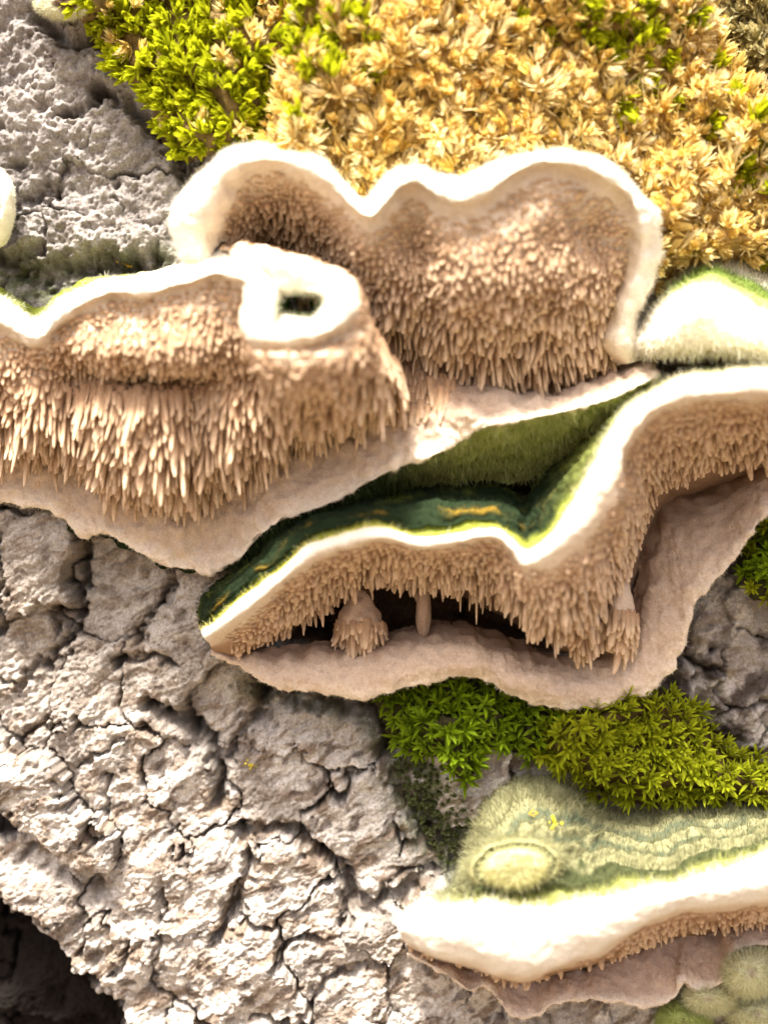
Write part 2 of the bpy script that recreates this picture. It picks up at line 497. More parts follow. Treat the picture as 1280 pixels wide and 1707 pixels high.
def surf_points(g, mind, mask, seed, tries=60000):
    """dart throwing on a lofted grid; mind in metres (scalar)"""
    r = np.random.default_rng(seed)
    W, N = g['W'], g['N']
    e1 = np.linalg.norm(np.diff(W, axis=0), axis=-1)[:, :-1]
    e2 = np.linalg.norm(np.diff(W, axis=1), axis=-1)[:-1]
    area = (e1 * e2) * mask[:-1, :-1]
    pr = (area / area.sum()).ravel()
    idx = r.choice(len(pr), tries, p=pr)
    i, j = idx // area.shape[1], idx % area.shape[1]
    fi, fj = r.random(tries)[:, None], r.random(tries)[:, None]
    w = (W[i, j] * (1 - fi) + W[i + 1, j] * fi) * (1 - fj) + (W[i, j + 1] * (1 - fi) + W[i + 1, j + 1] * fi) * fj
    if mind > 0:
        cells = {}
        keep = []
        key = np.floor(w / mind).astype(int)
        m2 = mind * mind
        wl = w.tolist()
        for q, (a, b_, c) in enumerate(key.tolist()):
            x, y, z = wl[q]
            ok = True
            for da in (-1, 0, 1):
                for db in (-1, 0, 1):
                    for dc in (-1, 0, 1):
                        for u in cells.get((a + da, b_ + db, c + dc), ()):
                            if (u[0] - x) ** 2 + (u[1] - y) ** 2 + (u[2] - z) ** 2 < m2:
                                ok = False
                                break
                        if not ok: break
                    if not ok: break
                if not ok: break
            if ok:
                cells.setdefault((a, b_, c), []).append((x, y, z))
                keep.append(q)
        keep = np.array(keep)
    else:
        keep = np.arange(tries)
    i, j = i[keep], j[keep]
    return dict(p=w[keep], n=N[i, j], s=g['S'][i, j], t=g['T'][i, j], px=g['px'][i, j], py=g['py'][i, j], i=i, j=j)

def frame(dirs, seed, ref=None):
    """rotation matrices whose z axis is dirs"""
    r = np.random.default_rng(seed)
    z = dirs / np.linalg.norm(dirs, axis=1)[:, None]
    a = r.normal(size=z.shape) if ref is None else ref
    x = np.cross(a, z)
    x /= np.linalg.norm(x, axis=1)[:, None] + 1e-12
    y = np.cross(z, x)
    return np.stack([x, y, z], -1)          # columns

def join(V0, F0, pos, rot, scale):
    """many copies of one small mesh as arrays; scale (n,3)"""
    k = len(V0)
    v = np.einsum('nij,nkj->nki', rot, V0[None] * scale[:, None, :]) + pos[:, None, :]
    f = F0[None] + (np.arange(len(pos)) * k)[:, None, None]
    return v.reshape(-1, 3), f.reshape(-1, F0.shape[1])

# one spine: tapered, flattened, blunt, slightly bent
def tooth_mesh(seed):
    r = np.random.default_rng(seed)
    ns = 6
    V, F = [], []
    prof = [(-0.25, 0.74), (0.40, 0.60), (0.80, 0.42), (0.96, 0.20)]
    bx, by = r.normal(0, 0.22, 2)
    for z, rr in prof:
        for a in range(ns):
            an = 2 * np.pi * a / ns + 0.3
            V.append(((rr * (1 + 0.2 * r.normal())) * math.cos(an) + bx * z * z, 0.72 * rr * math.sin(an) + by * z * z, z))
    V.append((bx, by, 1.0))
    for q in range(len(prof) - 1):
        for a in range(ns):
            c, d_ = q * ns + a, q * ns + (a + 1) % ns
            F += [(c, d_, d_ + ns), (c, d_ + ns, c + ns)]
    q = (len(prof) - 1) * ns
    for a in range(ns):
        F.append((q + a, q + (a + 1) % ns, len(V) - 1))
    return np.array(V), np.array(F)

TOOTH_V = [tooth_mesh(i) for i in range(4)]
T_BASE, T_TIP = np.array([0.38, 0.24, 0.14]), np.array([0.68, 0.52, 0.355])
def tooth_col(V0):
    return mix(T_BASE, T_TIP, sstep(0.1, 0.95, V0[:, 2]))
TOOTH_ME = []
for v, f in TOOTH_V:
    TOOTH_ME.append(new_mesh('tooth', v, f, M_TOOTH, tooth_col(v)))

def add_teeth(parent, pts, length, width, seed, down=1.0, out=0.30, n_obj=300):
    r = np.random.default_rng(seed)
    n_ = len(pts['p'])
    g = np.array([0.04, -0.16, -1.0])
    dirs = down * g + out * pts['n'] + r.normal(0, 0.07, (n_, 3))
    q = pts['p'] * 1000
    dirs[:, 0] += 0.18 * noise(q[:, 0] / 4, q[:, 2] / 4, 3.0)
    rot = frame(dirs, seed + 1, np.tile([0.0, 1.0, 0.0], (n_, 1)) + r.normal(0, 0.5, (n_, 3)))
    w = width * np.clip(r.normal(1, 0.28, n_), .5, 1.8)
    length = length * np.clip(r.normal(1, 0.25, n_), .45, 1.8) * (1 + 0.5 * noise(q[:, 0] / 2.2, q[:, 1] / 2.2, q[:, 2] / 2.2))
    sc = np.stack([w * r.uniform(.85, 1.3, n_), w, length], 1)
    kind = r.integers(0, 4, n_)
    inframe = (pts['px'] > 5) & (pts['px'] < 1275) & (pts['py'] > 5) & (pts['py'] < 1700)
    size = np.where(inframe, length * w * (0.4 + r.random(n_)), 0)
    top = np.argsort(-size)[:n_obj]
    sel = np.zeros(n_, bool)
    sel[top] = size[top] > 0
    loc = origin(parent)
    for q_ in np.nonzero(sel)[0]:
        o = bpy.data.objects.new('tooth', TOOTH_ME[kind[q_]])
        m = np.eye(4)
        m[:3, :3] = rot[q_] * sc[q_][None, :]
        m[:3, 3] = pts['p'][q_] - loc
        o.parent = parent
        o.matrix_local = Matrix(m.tolist())
        COL.objects.link(o)
    VV, FF, CC, base = [], [], [], 0
    for k in range(4):
        m = (~sel) & (kind == k)
        if not m.any():
            continue
        v, f = join(TOOTH_V[k][0], TOOTH_V[k][1], pts['p'][m], rot[m], sc[m])
        VV.append(v); FF.append(f + base); base += len(v)
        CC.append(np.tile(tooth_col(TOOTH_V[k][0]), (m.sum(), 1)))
    if VV:
        part('small_teeth', np.concatenate(VV), np.concatenate(FF), M_TOOTH, parent, np.concatenate(CC), kind='stuff')

def add_hairs(parent, p, dirs, length, width, col, seed, name='hairs', bend=0.3):
    """hairs as narrow bent blades (3 triangles each)"""
    r = np.random.default_rng(seed)
    n_ = len(p)
    d = dirs / (np.linalg.norm(dirs, axis=1)[:, None] + 1e-12)
    side = np.cross(d, r.normal(size=(n_, 3)))
    side /= np.linalg.norm(side, axis=1)[:, None] + 1e-12
    L_ = np.asarray(length)[:, None]
    W_ = (np.asarray(width) * np.ones(n_))[:, None] * 0.5
    b = r.normal(0, bend, (n_, 3)) * L_
    mid = p + d * L_ * .55 + b * .25
    tip = p + d * L_ + b
    v = np.stack([p - side * W_, p + side * W_, mid - side * W_ * .8, mid + side * W_ * .8, tip], 1)
    f0 = np.array([[0, 1, 3], [0, 3, 2], [2, 3, 4]])
    f = (f0[None] + (np.arange(n_) * 5)[:, None, None]).reshape(-1, 3)
    part(name, v.reshape(-1, 3), f, M_HAIR, parent, np.repeat(col, 5, axis=0), kind='stuff')

UNDER = np.array([0.33, 0.21, 0.125])
RIM = np.array([0.66, 0.55, 0.415])
RIMT = np.array([0.82, 0.78, 0.67])
SHEET = np.array([0.63, 0.50, 0.385])
YEL = np.array([0.62, 0.58, 0.12])
GREEN = np.array([0.17, 0.20, 0.035])
DKGREEN = np.array([0.016, 0.026, 0.012])
OCHRE = np.array([0.30, 0.20, 0.03])
SAGE = np.array([0.27, 0.265, 0.14])
CREAM = np.array([0.80, 0.77, 0.62])

def cap_color(g, seed=0.0):
    S = g['S']
    q = g['W'] * 1000
    j = 0.12 * fbm(q[..., 0] / 3, q[..., 1] / 3, q[..., 2] / 3 + seed, 3)
    c = mix(UNDER, RIM, sstep(1.4, 2.9, S + 2 * j))
    c = mix(c, RIMT, sstep(3.3, 4.4, S + 2 * j))
    return c, q

def cap_parts(root, g, col, rim=(3.0, 5.2), tlabel=None):
    """one lofted cap as three parts: toothed underside, rounded rim, upper surface"""
    n_, m_ = g['S'].shape
    F = grid_faces(n_, m_)
    sm = g['S'].ravel()[F].mean(1)
    V = g['W'].reshape(-1, 3) - np.array(root.location)
    a, b = np.gradient(g['W'], axis=0), np.gradient(g['W'], axis=1)
    # same winding as the faces
    NN = np.cross(b, a).reshape(-1, 3) * -1
    f0 = F[len(F) // 2]
    fn = np.cross(V[f0[1]] - V[f0[0]], V[f0[2]] - V[f0[0]])
    if np.dot(fn, NN[f0[0]]) < 0:
        NN = -NN
    NN /= np.linalg.norm(NN, axis=1)[:, None] + 1e-12
    C = col.reshape(-1, 3)
    out = []
    for nm, lo, hi in (('underside', -1, rim[0]), ('rim', rim[0], rim[1]), ('upper_surface', rim[1], 99)):
        f = F[(sm >= lo) & (sm < hi)]
        u, inv = np.unique(f.ravel(), return_inverse=True)
        me = new_mesh(nm, V[u], inv.reshape(-1, 4), M_FLESH, C[u])
        me.normals_split_custom_set_from_vertices(NN[u].tolist())
        out.append(obj(nm, me, root))
    return out

def sheet_net(cols):
    """cols: (Tx,Ty,Th, Ex,Ey,Eh, Bx,By,Bh, ridge): inner top, free edge, back"""
    net = []
    for (tx_, ty_, th, ex, ey, eh, bx, by, bh, rg) in cols:
        T, E, B = np.array([tx_, ty_, th], float), np.array([ex, ey, eh], float), np.array([bx, by, bh], float)
        m1 = T + (E - T) * .35; m1[2] += rg
        m2 = T + (E - T) * .75; m2[2] += rg * .7
        e2 = E + np.array([0, 1.5, -0.9])
        b1 = E + (B - E) * .5; b1[2] = E[2] * .45 + B[2] * .55
        net.append([T, m1, m2, E, e2, b1, B])
    return net

# ------------------------------------------------------------------ fungus A with its attached skirt (upper left)
fa = thing('bracket_fungus', 'wide toothed bracket fungus with curled ring-shaped lobe and long pale skirt on bark', 'fungus', P(300, 850, 0), 'bracket fungi on the trunk')
colsA = [
    ((-140, 790, 3), (-140, 560, 13), (-140, 520), (-140, 490, 0), 1.5), ((-70, 788, 3), (-70, 565, 14), (-70, 515), (-70, 490, 0), 1.5),
    ((0, 782, 3), (0, 562, 15), (0, 505), (0, 485, 1), 2), ((60, 788, 3), (65, 582, 16), (62, 540), (65, 515, 1), 2),
    ((110, 785, 3), (108, 545, 16), (100, 500), (110, 480, 1), 2.5), ((190, 845, 3), (180, 507, 17), (172, 470), (180, 462, 1), 4),
    ((250, 858, 4), (255, 504, 18), (250, 463), (250, 455, 1), 4.5), ((330, 852, 4), (318, 488, 19), (310, 450), (318, 430, 3), 4.5),
    ((395, 830, 4), (368, 472, 20), (360, 436), (362, 405, 9), 4), ((440, 800, 4), (408, 486, 21), (420, 452), (425, 418, 12), 3),
    ((465, 780, 4), (404, 520, 22), (458, 488), (470, 455, 14), 3), ((490, 750, 4), (398, 556, 24), (452, 526), (480, 500, 8), 4),
    ((525, 738, 4), (425, 580, 26), (458, 543), (485, 515, 8), 5), ((565, 725, 4), (490, 582, 27), (496, 541), (495, 518, 8), 6),
    ((615, 720, 4), (560, 568, 27), (536, 530), (510, 516, 8), 6), ((655, 715, 4), (592, 530, 26), (546, 507), (515, 510, 8), 6),
    ((680, 690, 4), (590, 480, 24), (538, 490), (512, 498, 8), 5), ((660, 640, 4), (560, 446, 22), (510, 484), (500, 492, 8), 4),
    ((620, 580, 4), (500, 426, 20), (478, 480), (488, 495, 8), 2), ((590, 540, 4), (440, 412, 18), (450, 462), (455, 487, 16), 0),
    ((560, 510, 4), (395, 402, 16), (412, 442), (428, 464, 18), 0), ((540, 490, 4), (366, 408, 14), (385, 436), (400, 452, 17), 0)]
colsA = [((c[0][0], c[0][1] - (34 if c[0][1] > 700 else 10), c[0][2]),) + c[1:] for c in colsA]
gA = loft([cap_column(*c[:4], bulge=c[4]) for c in colsA], 420, 170,
          bumps=[(500, 640, 90, 60, 4), (260, 630, 120, 22, -5.5), (240, 580, 150, 28, 2.5), (240, 770, 110, 60, 4.0), (60, 690, 90, 50, 2.5), (380, 600, 40, 60, -3), (130, 610, 60, 25, -2.5), (420, 730, 70, 40, 2.5), (330, 690, 30, 40, -2)],
          rough=0.9, rscale=5.0, srange=(0, 3))
cA, qA = cap_color(gA)
hole = np.exp(-(((gA['px'] - 498) / 48) ** 2 + ((gA['py'] - 510) / 26) ** 2) * 1.2)
cA = mix(cA, np.array([0.10, 0.22, 0.03]), sstep(0.25, 0.6, hole) * sstep(5.0, 5.4, gA['S']))
backg = sstep(5.6, 7, gA['S']) * sstep(300, 200, gA['px'])
cA = mix(cA, GREEN, backg)
unA, riA, upA = cap_parts(fa, gA, cA)
S = gA['S']
mk = sstep(0.0, 0.2, S) * (S < 3.02) * sstep(-150, -100, gA['px'])
pt = surf_points(gA, 0.00062, mk, 21, 36000)
ln = 0.00035 + 0.0008 * sstep(3.0, 2.0, pt['s']) + 0.0024 * sstep(2.1, 0.9, pt['s'] + 0.6 * noise(pt['p'][:, 0] * 250, pt['p'][:, 2] * 250, 2.0)) * (0.65 + 0.5 * np.random.default_rng(1).random(len(pt['s'])))
ln *= 1 - 0.55 * np.exp(-(((pt['px'] - 510) / 100) ** 2 + ((pt['py'] - 620) / 50) ** 2))
add_teeth(unA, pt, ln, 0.00060, 22)
colsS = []
for r_ in [(-140, 760, 835), (-70, 760, 838), (0, 765, 836), (80, 770, 850), (130, 775, 890), (170, 800, 886), (215, 830, 912), (270, 840, 938), (340, 835, 950)]:
    colsS.append((r_[0] + 6, r_[1] - 45, 2.5, r_[0] + 8, r_[2], 4.2, r_[0] + 8, r_[2] + 8, -1.5, 0.8))
colsS += [(390, 770, 2.5, 400, 926, 6, 402, 950, 0, 1.0), (440, 740, 2.5, 455, 874, 8, 470, 920, 0, 1.2), (500, 700, 2.5, 560, 830, 9.5, 570, 870, 0, 1.2),
          (545, 670, 2.5, 650, 783, 11, 650, 830, 0, 1.2), (590, 610, 2.5, 720, 757, 12, 700, 808, 1, 1.2), (640, 580, 2.5, 765, 733, 13, 750, 805, 1, 1.2),
          (690, 590, 2.5, 800, 712, 14, 800, 805, 1, 2.0), (770, 610, 2.5, 850, 702, 15, 850, 800, 1, 2.0), (880, 645, 3, 930, 688, 15, 930, 785, 1, 2.0),
          (960, 630, 4, 1010, 666, 15, 990, 750, 1, 2.0), (1020, 606, 5, 1050, 648, 14, 1050, 700, 1, 1.5), (1080, 590, 4, 1100, 625, 12, 1100, 650, 1, 1)]
gS = loft(sheet_net(colsS), 420, 90, rough=0.7, rscale=2.6, seed=3.0, radial=.28,
          bumps=[(775, 690, 14, 14, 2.0), (300, 880, 40, 25, 1.2)])
qS = gS['W'] * 1000
cS = mix(SHEET * 0.92, RIMT * np.array([.97, .90, .86]), 0.95 * sstep(1.9, 3.1, gS['S'] + 0.3 * fbm(qS[..., 0] / 3, qS[..., 2] / 3, 5.0, 3)))
cS = mix(np.array([.36, .245, .17]), cS, sstep(0.0, 1.4, gS['S'] + 0.5 * fbm(qS[..., 0] / 3, qS[..., 2] / 3, 15.0, 3)))  # inner band painted brown, as the shaded part of the skirt
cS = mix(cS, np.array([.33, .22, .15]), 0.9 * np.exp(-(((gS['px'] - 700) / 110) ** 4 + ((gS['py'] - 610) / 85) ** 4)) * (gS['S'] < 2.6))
gb = sstep(3.7, 4.15, gS['S'])
stripe = np.sin(gS['S'] * 14 + 2 * fbm(qS[..., 0] / 4, qS[..., 1] / 4, 1.0, 2))
grn = mix(np.array([0.24, 0.29, 0.08]), np.array([0.36, 0.40, 0.15]), 0.5 + 0.5 * stripe)
grn = mix(DKGREEN, grn, sstep(650, 780, gS['px']))
cS = mix(cS, grn, gb)
skS = part('skirt', gS['W'].reshape(-1, 3), grid_faces(420, 90), M_FLESH, fa, cS.reshape(-1, 3))
zone = np.exp(-(((gS['px'] - 690) / 75) ** 2 + ((gS['py'] - 630) / 65) ** 2) * 1.3)
pt = surf_points(gS, 0.0006, (gS['S'] < 1.9) * sstep(.35, .5, zone) * 1.0, 27, 4000)
add_teeth(skS, pt, 0.0008 + 0.0022 * np.random.default_rng(9).random(len(pt['s'])), 0.0005, 28, n_obj=60)
pt = surf_points(gS, 0, sstep(3.6, 4.2, gS['S']) * sstep(330, 420, gS['px']), 25, 9000)
dr = pt['n'] * 0.8 + np.array([0, -0.35, -0.9])
hc = mix(np.array([0.06, 0.09, 0.03]), np.array([0.46, 0.48, 0.20]), sstep(620, 800, pt['px']))
add_hairs(skS, pt['p'], dr, rng.uniform(.0005, .0013, 9000), 0.00007, hc * rng.uniform(.7, 1.2, (9000, 1)), 26)

# ------------------------------------------------------------------ fungus B (big cream rim, above)
fb = thing('bracket_fungus', 'big bracket fungus with thick cream scalloped rim below golden moss', 'fungus', P(760, 640, 0), 'bracket fungi on the trunk')
colsB = [
    ((430, 425, 1), (376, 404, 13), (318, 452), (330, 430, 4), 0), ((440, 428, 0), (368, 382, 15), (296, 415), (325, 400, 4), 0), ((445, 430, 0), (370, 350, 16), (292, 360), (330, 350, 2), 0),
    ((465, 435, -1), (395, 305, 17), (330, 290), (360, 290, 0), 0), ((500, 440, -1), (440, 281, 18), (395, 254), (410, 258, 0), .5), ((530, 450, 0), (500, 291, 19), (465, 246), (470, 252, 0), 1),
    ((565, 480, 1), (548, 322, 19), (530, 265), (530, 275, 0), 2), ((600, 520, 2), (590, 362, 20), (578, 312), (580, 318, 0), 3), ((640, 560, 3), (622, 378, 20), (614, 335), (620, 335, 0), 3),
    ((680, 590, 3), (655, 352, 20), (648, 294), (650, 300, 0), 3), ((710, 610, 3), (690, 320, 19), (690, 281), (690, 290, 0), 3), ((750, 630, 3), (724, 340, 20), (735, 300), (735, 305, 0), 3.5),
    ((790, 645, 3), (765, 358, 21), (775, 305), (775, 310, 0), 4), ((830, 655, 3), (808, 343, 21), (815, 284), (815, 292, 0), 4), ((870, 665, 3), (860, 305, 21), (868, 259), (865, 268, 0), 4),
    ((910, 668, 3), (915, 284, 21), (930, 252), (925, 262, 0), 4), ((950, 665, 3), (975, 297, 20), (1002, 266), (990, 280, 0), 4), ((980, 655, 3), (1030, 335, 18), (1062, 310), (1045, 325, 0), 3),
    ((1000, 645, 3), (1047, 380, 16), (1093, 375), (1070, 380, 0), 2), ((1010, 640, 3), (1045, 440, 14), (1086, 445), (1068, 440, 0), 1), ((1020, 635, 3), (1020, 505, 12.5), (1066, 515), (1060, 510, 1), 1),
    ((1030, 632, 4), (1005, 570, 11), (1062, 572), (1060, 565, 2), 0.5), ((1040, 630, 5), (1030, 610, 9), (1070, 600), (1075, 590, 3), 0)]
gB = loft([cap_column(*c[:4], bulge=c[4]) for c in colsB], 420, 160, bumps=[(830, 470, 120, 60, 2.5), (980, 400, 40, 50, -2.5), (690, 400, 40, 40, -2)], rough=0.75, rscale=5.0, seed=8.0, srange=(0, 3))
cB, qB = cap_color(gB, 4.0)
cB = mix(cB, CREAM, sstep(5.0, 6.0, gB['S']))
unB, riB, upB = cap_parts(fb, gB, cB)
mk = sstep(0.0, 0.2, gB['S']) * (gB['S'] < 2.8) * (gB['T'] < 20.2)
pt = surf_points(gB, 0.00062, mk, 31, 30000)
ln = 0.00012 + 0.0008 * sstep(2.9, 1.6, pt['s']) + 0.0024 * sstep(1.7, 0.4, pt['s'] + 0.5 * noise(pt['p'][:, 0] * 220, pt['p'][:, 2] * 220, 6.0)) * (0.6 + 0.5 * np.random.default_rng(2).random(len(pt['s'])))
add_teeth(unB, pt, ln, 0.00060, 32)
pt = surf_points(gB, 0, sstep(4.3, 4.8, gB['S']) * sstep(6.4, 6.0, gB['S']), 35, 9000)
add_hairs(riB, pt['p'], pt['n'] + rng.normal(0, .5, (9000, 3)), rng.uniform(.0002, .0007, 9000), 0.00005, np.tile(RIMT, (9000, 1)), 36)
pt = surf_points(gA, 0, sstep(4.3, 4.8, gA['S']) * sstep(7.4, 6.6, gA['S']), 37, 9000)
add_hairs(riA, pt['p'], pt['n'] + rng.normal(0, .5, (9000, 3)), rng.uniform(.0002, .0007, 9000), 0.00005, np.tile(RIMT, (9000, 1)), 38)

# ------------------------------------------------------------------ fungus C (middle, green zoned top)
fc = thing('bracket_fungus', 'bracket fungus with dark green zoned top and broad beige base above green moss', 'fungus', P(800, 1120, 0), 'bracket fungi on the trunk')
colsC = [
    ((358, 1090, 4), (350, 1074, 7), (337, 1052), (328, 1020, 0), 0, 1), ((400, 1096, 3), (385, 1051, 11), (366, 1030), (342, 985, 0), 0, 2), ((440, 1078, 1), (430, 1019, 13), (415, 988), (375, 955, 0), 0, 3),
    ((500, 1045, -2), (480, 973, 15), (466, 950), (420, 920, 0), 0, 3.5), ((560, 1008, -5), (525, 938, 16), (520, 905), (450, 880, 0), 0, 4), ((620, 985, -7), (580, 918, 16.5), (580, 886), (515, 845, 0), -1, 4),
    ((660, 980, -8), (640, 903, 17), (640, 880), (595, 824, 0), -1, 4), ((715, 985, -8), (700, 916, 17), (700, 894), (680, 808, 0), -1, 4), ((785, 1002, -7), (770, 912, 17), (765, 886), (750, 806, 0), 0, 4),
    ((845, 1030, -5), (820, 903, 18), (825, 880), (808, 806, 0), 1, 4), ((900, 1060, -3), (850, 926, 19), (856, 900), (850, 812, 0), 2, 3), ((930, 1086, 0), (872, 952, 21), (880, 917), (872, 830, 1), 3, 0),
    ((970, 1082, 1), (915, 950, 22), (914, 893), (890, 805, 1), 3, 1), ((1000, 1062, 1), (965, 920, 23), (953, 840), (915, 780, 1), 2, 1), ((1040, 1020, 0), (1010, 860, 23), (988, 780), (945, 750, 1), 0, 0),
    ((1075, 930, -3), (1040, 808, 23), (1018, 725), (990, 715, 1), -1, 0), ((1105, 860, -4), (1042, 762, 23), (1043, 688), (1025, 690, 1), -1, 0), ((1145, 838, -5), (1080, 703, 24), (1088, 652), (1080, 660, 2), 0, 0),
    ((1195, 828, -5), (1150, 676, 24), (1150, 627), (1150, 638, 2), 0, 0), ((1250, 815, -4), (1220, 669, 24), (1220, 618), (1220, 630, 2), 0, 0), ((1300, 810, 0), (1300, 670, 24), (1300, 618), (1300, 630, 2), 0, 0),
    ((1380, 780, 1), (1380, 680, 23), (1380, 630), (1380, 640, 2), 0, 0)]
gC = loft([cap_column(*c[:4], bulge=c[4], rimr=1.5, up=c[5]) for c in colsC], 460, 200, rough=0.4, rscale=4.0, seed=15.0, srange=(0, 3), bumps=[(760, 970, 120, 25, 1.5), (1130, 900, 60, 60, -3)])
S = gC['S']
cC, qC = cap_color(gC, 9.0)
cC = mix(cC, np.array([0.34, 0.23, 0.155]), sstep(1.6, 1.0, S) * sstep(960, 1060, gC['px']))  # shade under the right-hand rim painted brown into the inner underside
z_ = S + 0.42 * fbm(qC[..., 0] / 7, qC[..., 2] / 4, 2.0, 4) * sstep(5.1, 6, S) + 0.1 * fbm(qC[..., 0] / 2, qC[..., 1] / 2, 2.0, 2)
left = sstep(1010, 900, gC['px'])
cC = mix(cC, YEL * 1.05, sstep(4.75, 5.15, z_) * (0.25 + 0.75 * left))
ozn = sstep(-0.05, 0.3, fbm(qC[..., 0] / 5, qC[..., 1] / 5, 61.0, 3))
for a_, b_, colr in [(5.6, 5.9, GREEN * 1.2), (6.2, 6.35, DKGREEN), (6.62, 6.8, OCHRE * .7), (6.9, 7.1, DKGREEN * 1.3), (7.4, 7.55, GREEN * .55), (7.75, 7.9, DKGREEN)]:
    cC = mix(cC, colr, sstep(a_, b_, z_) * np.clip(left + 0.4, 0, 1) * (ozn if colr[0] > 0.2 and colr[2] < .03 else 1.0))
cC = mix(cC, DKGREEN * 1.2, 0.9 * sstep(6.0, 6.5, S) * left * sstep(-0.35, 0.15, fbm(qC[..., 0] / 4, qC[..., 1] / 3, 22.0, 4)))
cC = mix(cC, np.array([0.21, 0.24, 0.06]), sstep(6.0, 6.6, S) * (1 - left) * 0.9)
zr = 0.22 * np.sin(z_ * 16) * sstep(5.6, 6.2, S)
gC['W'] = gC['W'] + gC['N'] * (zr * 0.001)[..., None]
unC, riC, upC = cap_parts(fc, gC, cC)
mk = (S < 3.02) * sstep(0.7, 1.2, gC['T']) * np.where(gC['px'] > 1005, sstep(1.0, 1.3, S), np.where(gC['px'] < 560, sstep(0.5, 0.8, S), sstep(0.9, 1.3, S)))
pt = surf_points(gC, 0.00062, mk, 41, 26000)
ln = 0.0003 + 0.0008 * sstep(3.0, 2.2, pt['s']) + 0.0016 * sstep(2.4, 1.5, pt['s'] + 0.5 * noise(pt['p'][:, 0] * 220, pt['p'][:, 2] * 220, 1.0)) * (0.6 + 0.5 * np.random.default_rng(4).random(len(pt['s'])))
ln = np.where(pt['px'] > 1000, ln * 0.75, ln) * (0.22 + 0.78 * sstep(370, 600, pt['px']))
add_teeth(unC, pt, ln, 0.00058, 42)
nh = 16000
pt = surf_points(gC, 0, sstep(4.6, 5.2, S) * (0.35 + 0.65 * sstep(5.6, 5.1, S) + 0.5 * sstep(950, 1000, gC['px'])), 45, nh)
cc = cC[pt['i'], pt['j']]
cc = np.clip(cc * 1.1 + 0.003, 0, 1) * rng.uniform(.7, 1.25, (nh, 1))
add_hairs(upC, pt['p'], pt['n'] + rng.normal(0, .35, (nh, 3)) + np.array([0, -.3, .2]), rng.uniform(.0003, .0009, nh), 0.00006, cc, 46)
colsT = [(350, 1076, 3, 352, 1090, 4.5, 355, 1090, 0, 0.5), (400, 1086, 3, 400, 1110, 5, 402, 1112, 0, .8), (460, 1080, 2, 460, 1143, 6, 462, 1140, 0, 1.5), (530, 1070, 0, 540, 1153, 6.5, 540, 1148, 0, 2.5),
         (590, 1070, -1, 605, 1163, 7, 605, 1155, 0, 3.2), (640, 1055, -3, 680, 1143, 7, 680, 1135, 0, 4.2), (695, 1040, -4, 750, 1126, 7, 750, 1118, 0, 5.0), (755, 1034, -4, 820, 1134, 7, 820, 1125, 0, 5.5),
         (815, 1050, -3, 865, 1163, 7, 865, 1152, 0, 5.0), (880, 1072, -2, 940, 1178, 7, 940, 1165, 0, 4.2), (960, 1078, -1, 1030, 1169, 7, 1028, 1158, 0, 3.0), (1030, 1040, 0, 1092, 1142, 7, 1085, 1135, 0, 2.2),
         (1060, 970, 0, 1134, 1090, 7, 1125, 1085, 0, 2), (1075, 870, -4, 1150, 1024, 7, 1140, 1020, 0, 2), (1105, 825, -5, 1172, 984, 7.5, 1160, 980, 0, 2), (1175, 805, -5, 1226, 926, 8, 1215, 920, 0, 2),
         (1235, 775, -3, 1264, 868, 9, 1255, 865, 0, 2), (1290, 755, 2, 1312, 830, 9, 1305, 825, 0, 2), (1380, 715, 2, 1400, 790, 9, 1395, 785, 0, 2)]
gT = loft(sheet_net(colsT), 420, 90, rough=0.5, rscale=2.6, seed=23.0, radial=.28, bumps=[(905, 1125, 24, 16, .8), (600, 1090, 60, 18, 1.0)])
qT = gT['W'] * 1000
cT = mix(SHEET * 0.98, RIMT * np.array([.92, .83, .77]), 0.9 * sstep(2.1, 3.2, gT['S'] + 0.3 * fbm(qT[..., 0] / 3, qT[..., 2] / 3, 5.0, 3)))
cT = mix(np.array([.34, .23, .155]), cT, sstep(0.2, 1.6, gT['S'] + 0.5 * fbm(qT[..., 0] / 3, qT[..., 2] / 3, 15.0, 3)))  # shade of the cavity painted brown along the skirt's inner top
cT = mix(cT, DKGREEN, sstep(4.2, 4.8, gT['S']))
skT = part('skirt', gT['W'].reshape(-1, 3), grid_faces(420, 90), M_FLESH, fc, cT.reshape(-1, 3))
def skirt_fuzz(parent, g, seed, n_=14000, lo=.00010, hi=.00042):
    r = np.random.default_rng(seed)
    p_ = surf_points(g, 0, sstep(0.8, 1.4, g['S']) * (1 - 0.7 * sstep(3.3, 4.0, g['S'])) * (g['S'] < 4.3), seed, n_)
    add_hairs(parent, p_['p'], p_['n'] + r.normal(0, .5, (n_, 3)) + np.array([0, 0, -.4]), r.uniform(lo, hi, n_), 0.00005, mix(SHEET * 1.05, RIMT * np.array([.95, .89, .84]), sstep(2.0, 3.3, p_['s'])) * r.uniform(.8, 1.05, (n_, 1)), seed + 1, name='skirt_hairs')
skirt_fuzz(skT, gT, 401)
skirt_fuzz(skS, gS, 403)

